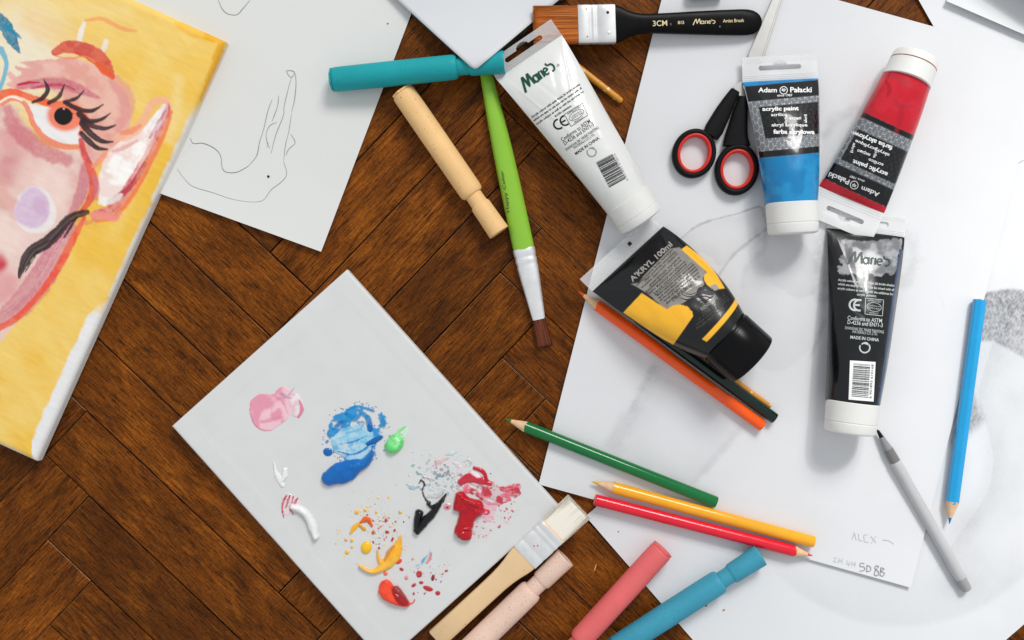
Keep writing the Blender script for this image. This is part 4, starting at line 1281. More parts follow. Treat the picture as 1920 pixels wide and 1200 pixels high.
        for k in range(3):
            xx = -dp * (.06 + .08 * k); o_ = len(VV)
            VV += [(xx - .0003, -w * .97, .0010), (xx - .0003, w * .97, .0010), (xx, w * .97, .0013), (xx, -w * .97, .0013), (xx + .0003, w * .97, .0010), (xx + .0003, -w * .97, .0010)]
            FF += [(o_, o_ + 1, o_ + 2, o_ + 3), (o_ + 3, o_ + 2, o_ + 4, o_ + 5)]
        VV = [(vx + skew * vy, vy, vz) for vx, vy, vz in VV]
        mesh_obj("seal_rib", VV, FF, crimp_mat or M_FROST, t, smooth_shade=False, kind="stuff")
        # cap
        cl = max(0.012, px_m(math.hypot(capend[0] - B[0], capend[1] - B[1]), zb2 + rB))
        r0 = self.a1 * cap_scale; r1 = r0 * cap_tip
        zc = self.b1 + 0.0
        zc = max(zc, max(r0, r1))
        g = 0.0004
        if cap_flip:
            prof = [(L - .0012, r0 * .97), (L - .0008, r0 * 1.0), (L + cl * .60, r0 + (r1 - r0) * .6), (L + cl * .615, r0 + (r1 - r0) * .6 - g), (L + cl * .635, r0 + (r1 - r0) * .6 - g), (L + cl * .65, r0 + (r1 - r0) * .65),
                    (L + cl - .0028, r1), (L + cl - .0012, r1 - .0006), (L + cl - .0003, r1 - .0020), (L + cl, r1 - .0040)]
        else:
            prof = [(L - .0012, r0 * .97), (L + .0002, r0 * .97), (L + .0012, r0 * .985), (L + .0018, r0), (L + cl - .0016, r1), (L + cl - .0006, r1 - .0004), (L + cl, r1 - .0014)]
        cap = lathe("cap", prof, cap_mat or M_CAPW, t, seg=56, zc=zc)
        self.cap = cap; self.capx = (L, L + cl); self.capr = r0; self.capz = zc
        if cap_flip:   # thumb notch
            pts = []
        self.capsurf = Surf(M, lambda x, y: zc + np.sqrt(np.clip(r0 ** 2 - y ** 2, 0, None)))
    def sec(self, s):
        s = np.clip(s, 0, 1)
        a = self.a0 + (self.a1 - self.a0) * s ** self.wpow
        b = self.b0 + (self.b1 - self.b0) * np.sin(np.clip(s, 0, 1) * math.pi / 2) ** self.power
        p = 0.85 - 0.35 * smooth(0, .8, s)
        return a, b, p
    def ztop(self, x, y):
        s = np.clip((np.asarray(x) - self.skew * np.asarray(y)) / (self.L - self.skew * np.asarray(y)), 0, 1)
        a, b, p = self.sec(s)
        q = np.clip(1 - (np.asarray(y) / a) ** 2, 0, 1)
        z = b + b * q ** p
        fade = smooth(0, .12, s) * smooth(1.0, .88, s) * smooth(0, .25, q)
        X, Y = np.asarray(x) / K, np.asarray(y) / K
        w = (fbm(X * .8 + self.seed * 37, Y * 1.3, 55, self.seed, 3) - .5) * 2.2 + 0.9 * (np.abs(fbm(X * .5 + Y, Y * .7 - X * .6, 48, self.seed + 5, 2) - .5) * 2) ** .8
        # dents radiating from the crimp corners
        z = z + self.wr * fade * w
        # creases running in from the crimp
        for (s0, t0, s1, t1, dep, wid) in self.creases:
            ax, ay, bx, by = s0 * self.L / K, t0 * self.a0 / K, s1 * self.L / K, t1 * self.a0 / K
            dx, dy = bx - ax, by - ay; L2 = dx * dx + dy * dy
            tt = np.clip(((X - ax) * dx + (Y - ay) * dy) / L2, 0, 1)
            d = np.hypot(X - ax - tt * dx, Y - ay - tt * dy)
            z = z + dep * fade * np.exp(-(d / wid) ** 2) * np.sin(np.pi * np.clip(tt, .02, .98)) ** .6
        return z

# -- label drawings -----------------------------------------------------------------
def hexwire(u, v, cw, ch):
    x = u / cw; y = v / ch * 1.7320508
    ax = np.mod(x, 1) - .5; ay = np.mod(y, 1.7320508) - .8660254
    bx = np.mod(x - .5, 1) - .5; by = np.mod(y - .8660254, 1.7320508) - .8660254
    m = ax ** 2 + ay ** 2 < bx ** 2 + by ** 2
    gx = np.abs(np.where(m, ax, bx)); gy = np.abs(np.where(m, ay, by))
    return .5 - np.maximum(gx, gx * .5 + gy * .8660254)

def label_mesh_tube(C, paint, paint2, A, a, e, lo, hi):
    """e: edges along the axis in photograph pixels: strip, black, mesh, block, mesh, black, paint"""
    nrm = (a[1], -a[0])
    s = (C.X - A[0]) * a[0] + (C.Y - A[1]) * a[1]; t = C.tpx; hw = C.hw / K
    g = fbm(C.X, C.Y, 22, 41, 4); g2 = fbm(C.X, C.Y, 7, 43, 3)
    tt = smooth(.45, .7, g)[..., None]
    col = s2l(paint) * (1 - tt * .7) + s2l(paint2) * tt * .7
    front = (C.t == C.t)
    def put(m, c):
        nonlocal col
        m = np.clip(m, 0, 1)[..., None]
        col = col * (1 - m) + s2l(c) * m
    def band(a, b):
        return smooth(a - .7, a + .7, s) * smooth(b + .7, b - .7, s)
    wire = hexwire(s * 1.0, t, 9.0 * 1.7, 12.5)
    put(band(e[0], e[5]), (112, 115, 119))
    put(band(e[0], e[5]) * smooth(.05, .012, wire), (196, 198, 200))
    put(band(e[0], e[1]), (11, 11, 13)); put(band(e[4], e[5]), (11, 11, 13))
    blk = band(e[2], e[3]) * smooth(lo - .01, lo + .01, t / hw) * smooth(hi + .01, hi - .01, t / hw)
    put(blk, (11, 11, 13))
    put(blk * smooth(.06, .02, wire) * smooth(.3, .6, g), (52, 53, 56))
    put(smooth(.975, .99, np.abs(t / hw)) * band(e[0], e[5]), (150, 152, 155))
    C.C[...] = col

def col_blue(C):
    label_mesh_tube(C, (6, 118, 174), (30, 142, 196), (1464, 149), (.0905, .9959), (7, 36, 48, 108, 131, 143), -.76, .95)
    # thinner spots where the plastic shows
    d = fbm(C.X, C.Y, 9, 55, 3); m = (smooth(.66, .74, d) * (C.Y > 298) * (C.Y < 350) * .5)[..., None]
    C.C[...] = C.C * (1 - m) + s2l((40, 96, 140)) * m
def col_red(C):
    label_mesh_tube(C, (192, 10, 34), (206, 26, 46), (1597, 375), (.419, -.908), (15, 50, 61, 126, 149, 159), -.95, .88)
    C.stroke([(1640, 160), (1628, 190), (1612, 218)], [16, 18, 10], (140, 60, 66), .45, 6, 4, 8, 81, tex=.3, cover=False)
    C.stroke([(1660, 138), (1690, 150), (1720, 165)], [10, 12, 6], (150, 50, 58), .4, 4, 4, 8, 82, cover=False)
    C.stroke([(1662, 152), (1668, 168), (1664, 180)], [5, 9, 5], (170, 6, 26), .9, 1.5, 1, 4, 83, cover=False)
    C.stroke([(1676, 186), (1690, 198), (1715, 200)], [8, 14, 6], (150, 30, 44), .4, 5, 3, 8, 84, cover=False)
    C.stroke([(1690, 200), (1686, 230), (1680, 250)], [8, 10, 6], (160, 8, 28), .6, 4, 3, 8, 85, cover=False)

def col_white(C):
    g = fbm(C.X, C.Y, 40, 61, 3)
    C.C[...] = s2l((219, 219, 216)) * (0.97 + 0.05 * g[..., None])
def col_black(C):
    C.C[...] = s2l((11, 12, 16))
    W = (1592, 446)
    C.poly([(1582, 448), (1630, 452), (1690, 448), (1684, 476), (1681, 508), (1672, 516), (1662, 512), (1650, 520), (1632, 514), (1618, 522), (1600, 512), (1584, 516), (1570, 508), (1580, 498), (1574, 488), (1584, 470)],
           (158, 158, 160), .97, 1.2, 3.5, 5, 91, color2=(112, 113, 116), cs=14)
    C.poly([(1612, 470), (1640, 474), (1660, 488), (1640, 502), (1610, 492)], (206, 206, 207), .8, 5, 4, 8, 92)
    C.stroke([(1572, 500), (1590, 510)], [5, 9], (150, 150, 152), .8, 1, 2, 4, 93)
    C.poly([(1592, 464), (1600, 455), (1622, 462), (1618, 500), (1600, 505), (1588, 490)], (70, 71, 74), .6, 6, 4, 8, 94)
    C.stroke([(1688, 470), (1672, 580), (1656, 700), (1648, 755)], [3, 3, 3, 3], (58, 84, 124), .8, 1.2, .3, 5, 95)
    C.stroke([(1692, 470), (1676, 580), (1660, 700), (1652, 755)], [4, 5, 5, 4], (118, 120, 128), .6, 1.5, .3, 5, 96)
def col_akryl(C):
    z = lambda pts: [(x / 2.857 + 1060, y / 2.857 + 400) for x, y in pts]
    C.C[...] = s2l((9, 9, 10))
    C.poly(z([(352, 378), (395, 372), (420, 335), (560, 190), (612, 182), (690, 250), (760, 318), (735, 350), (745, 380), (690, 440), (630, 480), (600, 492), (535, 515), (440, 428)]), (140, 135, 129), 1, .7, .2, 6, 101, curve=False, color2=(128, 124, 119))
    C.poly(z([(408, 428), (545, 513), (575, 494), (615, 488), (655, 500), (680, 528), (684, 552), (575, 708), (440, 620), (310, 532)]), (240, 178, 42), 1, .7, .2, 6, 102, curve=False)
    C.poly(z([(622, 193), (650, 172), (700, 210), (765, 262), (812, 330), (855, 402), (800, 408), (760, 385), (742, 355), (745, 330), (760, 316)]), (240, 178, 42), 1, .7, .2, 6, 103, curve=False)
    C.poly(z([(770, 392), (800, 380), (825, 400), (805, 415)]), (150, 146, 140), .95, 1, 2, 3, 104)
    # ring band across the shoulder: constant distance along the axis
    m = smooth(.856, .862, C.s) * smooth(.904, .898, C.s) * (C.t < C.hw * .95) * (C.t > -C.hw * .62)
    m = m[..., None]
    C.C[...] = C.C * (1 - m) + s2l((240, 178, 42)) * m

zs7 = lambda x, y: (x / 3 + 1500, y / 3 + 60)
zs6 = lambda x, y: (x / 3 + 1240, y / 3 + 60)
zs5 = lambda x, y: (x / 2.667 + 900, y / 2.667)
zs8 = lambda x, y: (x / 2.857 + 1060, y / 2.857 + 400)
zsb = lambda x, y: (x / 2.667 + 1500, y / 2.667 + 390)

def ring_px(c, r0, n=22):
    return [(c[0] + r0 * math.cos(2 * math.pi * k / n), c[1] + r0 * math.sin(2 * math.pi * k / n)) for k in range(n + 1)]

def brand_label(tb, Z):
    s, t = tb.surf, tb.t
    for txt, a, b_, h, bo in Z["text"]:
        text_px(s, t, txt, a, b_, M_PRW, height=h, bold=bo)
    ribbons_px(s, t, "emblem", [(ring_px(Z["logo"], Z["lr"]), 1.3, False)], M_PRW)
    text_px(s, t, "ap", Z["la"], Z["lb"], M_PRW, height=Z["lr"] * .95, bold=.02)

# blue tube
tb_blue = Tube("paint_tube", "blue acrylic paint tube with black label, beside the scissors", (1464, 149), (1485, 380), (1489, 437), 142, 97, Z1 + .0050, Z1 + .0006, 45,
               colf=col_blue, seed=3, cease=.35, wrinkle=.0006, cap_tip=.97)
brand_label(tb_blue, dict(text=[("Adam", zs6(545, 326), zs6(650, 326), 9, .02), ("Pałacki", zs6(725, 325), zs6(846, 324), 10, .02), ("since 1987", zs6(652, 356), zs6(737, 355), 4.4, .01),
    ("acrylic paint", zs6(568, 436), zs6(773, 432), 10, .035), ("acrilico", zs6(617, 465), zs6(708, 463), 6, .02), ("акрил", zs6(718, 489), zs6(786, 487), 6, .02), ("akril", zs6(811, 512), zs6(811, 464), 5.5, .02),
    ("akrila", zs6(700, 520), zs6(700, 470), 5.5, .02), ("akryl acrylique", zs6(620, 525), zs6(822, 525), 8, .02), ("farba akrylowa", zs6(630, 563), zs6(862, 566), 11, .035)],
    logo=zs6(688, 328), lr=7.0, la=zs6(677, 328), lb=zs6(699, 328)))
# red tube, upside down
tb_red = Tube("paint_tube", "red acrylic paint tube with black label and its cap pointing up", (1597, 375), (1700, 152), (1721, 106), 132, 92, Z1 + .0036, Z1 + .0008, 58,
              colf=col_red, seed=5, cease=.5, wrinkle=.0006, cap_tip=.93)
_l0, _l1 = tb_red.capx; _cl = _l1 - _l0
lathe("paint_residue", [(_l0 + _cl * .612, tb_red.capr * .956 + .0000), (_l0 + _cl * .618, tb_red.capr * .960), (_l0 + _cl * .632, tb_red.capr * .960), (_l0 + _cl * .638, tb_red.capr * .956)], mat("dried_red_paint", (150, 60, 52), .6, .3, var=.4, vscale=500), tb_red.cap, seg=48, cap=(False, False), zc=tb_red.capz)
brand_label(tb_red, dict(text=[("Adam", zs7(445, 917), zs7(345, 878), 9, .02), ("Pałacki", zs7(276, 846), zs7(162, 800), 10, .02), ("since 1987", zs7(362, 841), zs7(280, 810), 4.4, .01),
    ("acrylic paint", zs7(493, 800), zs7(298, 724), 11, .035), ("acrilico", zs7(468, 750), zs7(385, 718), 6, .02), ("акрил", zs7(396, 690), zs7(325, 662), 6, .02), ("akril", zs7(308, 625), zs7(290, 678), 5.5, .02),
    ("akrila", zs7(436, 650), zs7(418, 708), 5.5, .02), ("akryl acrylique", zs7(503, 692), zs7(312, 610), 8, .02), ("farba akrylowa", zs7(520, 652), zs7(287, 560), 11.5, .035)],
    logo=zs7(305, 861), lr=7.4, la=zs7(316, 865), lb=zs7(294, 857)))

def maker_label(tb, Z, ink, logo_mat):
    s, t = tb.surf, tb.t
    ribbons_px(s, t, "wordmark", wordmark_strokes(*Z["wm"]), logo_mat, lift=.0004)
    for txt, a, b_, h, bo in Z["text"]:
        text_px(s, t, txt, a, b_, ink, height=h, bold=bo)
    q = Z["box"]
    ribbons_px(s, t, "approval_mark", [(q + [q[0]], 1.0, False)], ink)
    c = np.mean(np.array(q), 0); ex = (np.array(q[1]) - np.array(q[0])) / 2; ey = (np.array(q[3]) - np.array(q[0])) / 2
    el = [tuple(c + ex * .8 * math.cos(2 * math.pi * k / 20) + ey * .55 * math.sin(2 * math.pi * k / 20)) for k in range(21)]
    ribbons_px(s, t, "approval_mark", [(el, .8, False)], ink)
    text_px(s, t, "APPROVED", c - ex * .75 - ey * .75, c + ex * .75 - ey * .75, ink, height=3.6)
    text_px(s, t, "Conforms to", c - ex * .6 - ey * .15, c + ex * .6 - ey * .15, ink, height=3.0)
    text_px(s, t, "ASTM D 4236", c - ex * .6 + ey * .18, c + ex * .6 + ey * .18, ink, height=3.0)
    text_px(s, t, "PRODUCT", c - ex * .5 + ey * .78, c + ex * .5 + ey * .78, ink, height=3.2)
    # CE mark
    p0, p1, h = Z["ce"]; p0 = np.array(p0, float); p1 = np.array(p1, float); d = p1 - p0; L = np.hypot(*d); d /= L; n_ = np.array([d[1], -d[0]]); r = h / 2
    def arc(cx, a0, a1):
        return [tuple(p0 + d * (cx + r * math.cos(math.radians(a0 + (a1 - a0) * k / 12))) + n_ * r * math.sin(math.radians(a0 + (a1 - a0) * k / 12))) for k in range(13)]
    cx2 = L - r * .7
    ribbons_px(s, t, "conformity_mark", [(arc(r, 70, 290), h * .18, False), (arc(cx2, 70, 290), h * .18, False), ([tuple(p0 + d * (cx2 - r * .95)), tuple(p0 + d * (cx2 + r * .1))], h * .17, False)], ink)
    # recycling dot with arrow
    c, r = Z["dot"]
    ribbons_px(s, t, "recycling_mark", [([(c[0] + r * math.cos(a), c[1] + r * math.sin(a)) for a in np.linspace(-.6, 3.6, 18)], r * .28, False),
                                        ([(c[0] + r * .9 * math.cos(a), c[1] + r * .9 * math.sin(a)) for a in np.linspace(3.9, 5.6, 10)], [r * .2, r * .3, r * .5, r * .3], False)], Z.get("dotmat", ink))
    # bar code
    q = [np.array(p, float) for p in Z["bar"]]        # start-left, start-right, end-right, end-left
    rr = random.Random(Z["seed"]); u = 0.03; VV, FF = [], []
    while u < .97:
        w = rr.choice((.010, .010, .018, .028)); 
        a0, a1 = q[0] + (q[3] - q[0]) * u, q[0] + (q[3] - q[0]) * (u + w)
        b0, b1 = q[1] + (q[2] - q[1]) * u, q[1] + (q[2] - q[1]) * (u + w)
        def lerp_(p, r2, f_): return p + (r2 - p) * f_
        o_ = len(VV)
        for f_ in (0, .25, .5, .75, 1):
            VV += [lerp_(a0, b0, f_), lerp_(a1, b1, f_)]
        for k in range(4):
            FF.append((o_ + 2 * k, o_ + 2 * k + 1, o_ + 2 * k + 3, o_ + 2 * k + 2))
        u += w + rr.choice((.010, .012, .02, .028))
    VV = np.array(VV)
    mesh_obj("bar_code", s.project(VV[:, 0], VV[:, 1], .00028), FF, M_PRK, t, smooth_shade=False, kind="stuff")

# black tube
tb_black = Tube("paint_tube", "black acrylic paint tube with white cap, beside the grey pen", (1624, 435), (1600, 757), (1596, 813), 147, 99, Z1 + .0008, Z1 + .0006, 36,
                colf=col_black, seed=9, cease=.35, wrinkle=.0006, cap_tip=.95)
q = [zsb(250, 762), zsb(378, 770), zsb(368, 968), zsb(243, 958)]
g5 = np.linspace(0, 1, 8); UU, VVg = np.meshgrid(g5, g5, indexing='ij'); qa = np.array(q)
BP = (qa[0] * ((1 - UU) * (1 - VVg))[..., None] + qa[1] * (UU * (1 - VVg))[..., None] + qa[2] * (UU * VVg)[..., None] + qa[3] * ((1 - UU) * VVg)[..., None]).reshape(-1, 2)
mesh_obj("bar_code_panel", tb_black.surf.project(BP[:, 0], BP[:, 1], .00014), grid_faces(8, 8), M_PRW, tb_black.t, smooth_shade=False)
maker_label(tb_black, dict(wm=((1590, 492), (1668, 499), 21), text=[("®", zsb(450, 250), zsb(464, 251), 5, 0),
    ("Acrylic colour with satin finish.36 bright shades", zsb(190, 360), zsb(472, 389), 6, .02), ("which are easy to use and can be mixed with all", zsb(190, 381), zsb(470, 411), 6, .02),
    ("acrylic colours as well as with the additives for", zsb(188, 402), zsb(467, 433), 6, .02), ("acrylic painting.", zsb(285, 433), zsb(384, 442), 6, .02),
    ("Conforms to ASTM", zsb(238, 548), zsb(410, 564), 7.5, .012), ("D-4236 and EN71-3", zsb(238, 570), zsb(414, 587), 7.5, .012),
    ("SHANGHAI SIIC MARIE PAINTING", zsb(225, 598), zsb(419, 620), 5.6, 0), ("MATERIALS CO.,LTD.", zsb(263, 619), zsb(388, 632), 5.6, 0), ("MADE IN CHINA", zsb(252, 645), zsb(395, 660), 6, .025)],
    ce=(zsb(248, 482), zsb(315, 488), 20), box=[zsb(328, 450), zsb(418, 460), zsb(412, 540), zsb(325, 530)], dot=(zsb(324, 698), 9.5),
    bar=[zsb(268, 772), zsb(352, 778), zsb(342, 952), zsb(258, 944)], seed=4), M_PRS, mat("grey_green_print", (58, 74, 70), .4, .4))
text_px(tb_black.surf, tb_black.t, "6 901893 610168", zsb(352, 952), zsb(363, 782), M_PRK, height=4.5, lift=.00028)

# white tube, its crimp resting on the brush bristles
tb_white = Tube("paint_tube", "white acrylic paint tube lying on the floor beside the green brush", (992, 106), (1173, 370), (1197, 414), 148, 91, .0180, .0030, 35,
                colf=col_white, seed=12, cease=.5, wrinkle=.0006, crimp_mat=M_CLEAR, cap_tip=.97)
maker_label(tb_white, dict(wm=(zs5(225, 455), zs5(380, 345), 24), text=[("®", zs5(384, 330), zs5(398, 322), 5, 0),
    ("Acrylic colour with satin finish.36 bright shades", zs5(258, 588), zs5(500, 421), 6, .02), ("which are easy to use and can be mixed with all", zs5(268, 605), zs5(508, 440), 6, .02),
    ("acrylic colours as well as with the additives for", zs5(282, 622), zs5(520, 456), 6, .02), ("acrylic painting.", zs5(373, 583), zs5(459, 528), 6, .02),
    ("Conforms to ASTM", zs5(407, 700), zs5(550, 603), 7.5, .005), ("D-4236 and EN71-3", zs5(420, 718), zs5(567, 618), 7.5, .005),
    ("SHANGHAI SIIC MARIE PAINTING", zs5(428, 750), zs5(592, 636), 5.4, 0), ("MATERIALS CO.,LTD.", zs5(470, 741), zs5(574, 671), 5.4, 0), ("MADE IN CHINA", zs5(476, 770), zs5(594, 688), 6, .02)],
    ce=(zs5(372, 632), zs5(440, 594), 18), box=[zs5(422, 572), zs5(512, 516), zs5(540, 575), zs5(455, 633)], dot=(zs5(558, 760), 8.5), dotmat=M_PRGY,
    bar=[zs5(578, 808), zs5(660, 765), zs5(732, 895), zs5(648, 942)], seed=8), M_PRK, M_PRG)
text_px(tb_white.surf, tb_white.t, "6 901893 610014", zs5(738, 902), zs5(672, 768), M_PRGY, height=4.0, lift=.00028)

# black and yellow tube, propped on the pencils
tb_ak = Tube("paint_tube", "black and yellow acrylic paint tube propped on the orange and dark green pencils", (1175, 486), (1348, 635), (1401, 680), 184, 115, Z1 + .0028, Z1 + .0008, 32,
             colf=col_akryl, seed=15, wpow=2.4, skew=.10, wrinkle=.0008, crimp_mat=M_CLEAR, cap_mat=M_CAPK, cap_flip=False, roll=math.radians(-9), rest_x=.032, hole=False, cap_scale=.98, fat=.86)
s_, t_ = tb_ak.surf, tb_ak.t
text_px(s_, t_, "A'KRYL 100ml", zs8(350, 358), zs8(566, 160), M_PRGY, height=11, bold=.03)
for txt, a, b_ in [("Nowoczesne farby, które po", (385, 385), (575, 192)), ("dają powłoki satynowe", (425, 362), (590, 205)), ("Wysoka zawartość czystych", (408, 402), (600, 215)),
                   ("gwarantuje wysoką", (450, 388), (612, 236)), ("światłoodporność. Dosk", (430, 425), (625, 246)), ("100% żywicy akrylowej", (440, 440), (640, 256)), ("jest muzealna", (475, 432), (650, 268))]:
    text_px(s_, t_, txt, zs8(*a), zs8(*b_), M_PRK, height=5.2, bold=.005)
ribbons_px(s_, t_, "rule_line", [([zs8(480, 440), zs8(560, 366), zs8(680, 262)], .8, False)], M_PRK)
for txt, a, b_ in [("Modern paints that, once dry, have a smooth", (492, 442), (690, 272)), ("and satin finish. High content", (500, 455), (700, 285)), ("of the purest pigments guarantees", (508, 468), (708, 298)),
                   ("level of light fastness. Easy", (530, 470), (715, 315)), ("durable and flexible. It is", (540, 482), (718, 334)), ("a 100% acrylic resin", (575, 472), (690, 372))]:
    text_px(s_, t_, txt, zs8(*a), zs8(*b_), M_PRK, height=5.2, bold=.01)
for txt, a, b_, h in [("RENESANS", (728, 515), (812, 448), 6), ("Sp. z o.o. S.K.A.", (735, 535), (858, 434), 4.6), ("ul. 62-400 Rogoźno", (712, 570), (868, 446), 4.6), ("www.renesans.com.pl", (700, 600), (880, 456), 4.6), ("Made in Poland", (705, 618), (845, 505), 4.6)]:
    text_px(s_, t_, txt, zs8(*a), zs8(*b_), M_PRDG if h < 6 else M_PRGY, height=h)
ribbons_px(s_, t_, "emblem", [
    ([zs8(610, 450), zs8(650, 462), zs8(690, 455), zs8(712, 425)], [.6, 2.0, 2.5, 2], True), ([zs8(622, 432), zs8(660, 446), zs8(695, 440)], [.5, 1.6, 1.4], True), ([zs8(630, 420), zs8(665, 434), zs8(700, 425)], [.4, 1.2, 1.2], True),
    ([zs8(705, 425), zs8(722, 405), zs8(748, 402)], [3, 7, 4], True), ([zs8(712, 430), zs8(735, 420), zs8(770, 428), zs8(795, 436)], [4, 7, 7, 2], True),
    ([zs8(690, 462), zs8(715, 445), zs8(755, 445)], [1.5, 1.4, 1.2], True), ([zs8(690, 462), zs8(692, 500)], [1.6, 1.2], True), ([zs8(700, 505), zs8(720, 470), zs8(760, 462), zs8(790, 450)], [1.2, 2, 2, 1], True),
    ([zs8(715, 500), zs8(740, 475), zs8(765, 470)], [1, 1.4, 1], True), ([zs8(748, 440), zs8(775, 450), zs8(800, 440)], [1.5, 3, 1], True)], M_PRK, lift=.0002)
dp_ = zs8(345, 163); ex_ = np.array((3.2, -3.0)); ey_ = np.array((3.0, 3.2))
pq = np.array([np.array(dp_) - ex_ * .8 - ey_ * .8, np.array(dp_) + ex_ * .8 - ey_ * .8, np.array(dp_) + ex_ * .8 + ey_ * .8, np.array(dp_) - ex_ * .8 + ey_ * .8])
crimp_surf = Surf(tb_ak.M, lambda x, y: 0.00125 + 0 * x)
mesh_obj("registration_mark", crimp_surf.project(pq[:, 0], pq[:, 1], .0001), [(3, 2, 1, 0)], M_PRK, t_, smooth_shade=False)

# ------------------------------------------------------------------ coloured pencils
M_PWOOD = mat("pencil_cedar", (222, 184, 146), 0.6, 0.3, var=0.10, vscale=300, bump=.1)
def pencil(label, end, base, tip, zc_end, zc_tip, dpx, rgb, lead, hexa=False, print_=None):
    r = px_m(dpx, 0.008) / 2
    M, L = axis_frame(end, zc_end, tip, zc_tip)
    Lb = L * math.hypot(base[0] - end[0], base[1] - end[1]) / math.hypot(tip[0] - end[0], tip[1] - end[1])
    t = thing("coloured_pencil", label, "pencil", M, "coloured pencils on the papers")
    lac = mat("pencil_lacquer", rgb, 0.17, 0.5, coat=0.5, var=0.04, vscale=120, rvar=.05)
    ld = mat("pencil_lead", lead, 0.45, 0.4, var=0.15, vscale=400)
    seg = 48
    # body with an uneven sharpened edge
    V, F = [], []
    xs = [0.0, 0.0004, 0.001, Lb * .5, Lb]
    rs = [r * .93, r * .985, r, r, r]
    for i, (x, rr) in enumerate(zip(xs, rs)):
        for k in range(seg):
            a = 2 * math.pi * k / seg
            q = rr
            if hexa:
                q = rr * min(1.0, 0.90 / max(.0001, math.cos(((a + math.pi / 6) % (math.pi / 3)) - math.pi / 6)) * 1.0)
            xx = x
            if i == len(xs) - 1:
                xx = x + 0.0006 * math.cos(3 * a + 1) + 0.0002 * math.sin(7 * a)
            V.append((xx, q * math.cos(a), q * math.sin(a)))
    for i in range(len(xs) - 1):
        for k in range(seg):
            k2 = (k + 1) % seg
            F.append((i * seg + k, (i + 1) * seg + k, (i + 1) * seg + k2, i * seg + k2)[::-1])
    o = mesh_obj("lacquered_shaft", V, F, lac, t, sharp=30)
    rl = r * .30
    xt = Lb + (L - Lb) * .70
    lathe("sharpened_cone", [(Lb - .0012, r * .99), (Lb + .0002, r * .93), (xt, rl)], M_PWOOD, t, seg=32, cap=(False, True))
    lathe("lead_tip", [(xt - .0003, rl * .98), (L - .0006, rl * .32), (L, rl * .08)], ld, t, seg=20)
    lathe("cut_end", [(-.0002, r * .55), (.0001, r * .93)], M_PWOOD, t, seg=32)
    lathe("lead_core", [(-.0005, r * .28), (-.0001, r * .30)], ld, t, seg=20)
    return t, M, L

RP = px_m(22, .008) / 2
pencil("green coloured pencil with its tip on the dark floor", (1343, 942), (984, 800), (947, 785), Z1 + RP, Z1 + RP - .0004, 22, (4, 106, 50), (30, 120, 60))
pencil("yellow coloured pencil lying against the red pencil", (1526, 1016), (1150, 915), (1109, 903), Z1 + RP, Z1 + RP, 22, (244, 168, 34), (225, 170, 40))
pencil("red coloured pencil with its tip pointing right, below the yellow pencil", (1115, 937), (1490, 1033), (1524, 1042), Z1 + RP, Z1 + RP, 22, (224, 26, 50), (220, 70, 70))
pencil("orange coloured pencil lying along the black and yellow tube", (1430, 799), (1118, 573), (1084, 546), Z1 + RP, Z1 + RP, 22, (246, 88, 14), (232, 84, 44))
pencil("dark green coloured pencil half hidden under the black and yellow tube", (1453, 785), (1196, 596), (1166, 574), Z1 + RP, Z1 + RP, 21, (4, 32, 25), (14, 60, 46))
pencil("light blue coloured pencil pointing down, on the paper at the right", (1837, 562), (1786, 943), (1780, 982), Z1 + RP + .0022, Z1 + RP + .0001, 24, (26, 150, 206), (24, 120, 186), hexa=True)

# ------------------------------------------------------------------ markers with a necked head
def marker(label, plug, head, zp, zh, dpx, rgb, speck=None, rough=.5):
    r = px_m(dpx, .0095) / 2
    M, L = axis_frame(plug, zp, head, zh)
    t = thing("marker", label, "marker", M, "chunky markers around the palette")
    m = mat("matt_marker_plastic", rgb, rough, 0.35, var=0.07, vscale=35, bump=.35, bscale=120, speck=speck)
    k = L / 322.0
    X = lambda p: p * k
    lathe("barrel", [(X(5), r * .90), (X(6.5), r * .965), (X(10), r * .985), (X(60), r), (X(180), r), (X(224), r * .99), (X(231), r * .96), (X(235), r * .86), (X(236), r * .72)], m, t, seg=56, sharp=40)
    # flat-sided plug
    lathe("end_plug", [(X(0), r * .88), (X(.8), r * .95), (X(4.4), r * .97), (X(4.6), r * .90), (X(6), r * .88)], m, t, seg=8, ang=math.pi / 8, sharp=25)
    lathe("neck", [(X(235.5), r * .705), (X(246), r * .70), (X(258), r * .71)], m, t, seg=48, cap=(False, False))
    hd = lathe("head", [(X(256), r * .70), (X(258), r * .78), (X(262), r * .84), (X(290), r * .86), (X(312), r * .885), (X(318), r * .90), (X(321), r * .895), (X(322), r * .87), (X(321), r * .76), (X(312), r * .72)], m, t, seg=48, cap=(True, True), sharp=40)
    for a in (0, math.pi / 3, 2 * math.pi / 3):
        c, s = math.cos(a), math.sin(a)
        w = r * .07; q = r * .74
        V = [(x, q * sg * c - w * tt * s, q * sg * s + w * tt * c) for x in (X(313), X(320.5)) for sg, tt in ((-1, -1), (1, -1), (1, 1), (-1, 1))]
        o = mesh_obj("web", V, [(3, 2, 1, 0), (4, 5, 6, 7), (0, 1, 5, 4), (1, 2, 6, 5), (2, 3, 7, 6), (3, 0, 4, 7)], m, hd, smooth_shade=False)
    return t
RM = px_m(46, .0095) / 2
marker("teal marker with one end under the corner of the white sheet", (621, 150), (946, 116), .0014 + RM, .0128 + RM, 46.5, (26, 152, 158), (900, .70, (16, 110, 116)))
marker("beige marker lying on the floor beside the green brush", (753, 170), (936, 436), RM, RM * .99, 46, (234, 190, 132), (700, .71, (176, 126, 80)))
marker("speckled pale pink marker beside the flat brush with a wooden handle", (829, 1269), (1060, 1045), RM, RM, 47, (227, 195, 177), (1500, .67, (120, 92, 84)))
marker("salmon pink marker with its flat end on the paper", (1244, 1028), (1027, 1266), RM + .0012, RM, 45, (222, 104, 104), (900, .73, (180, 80, 80)))
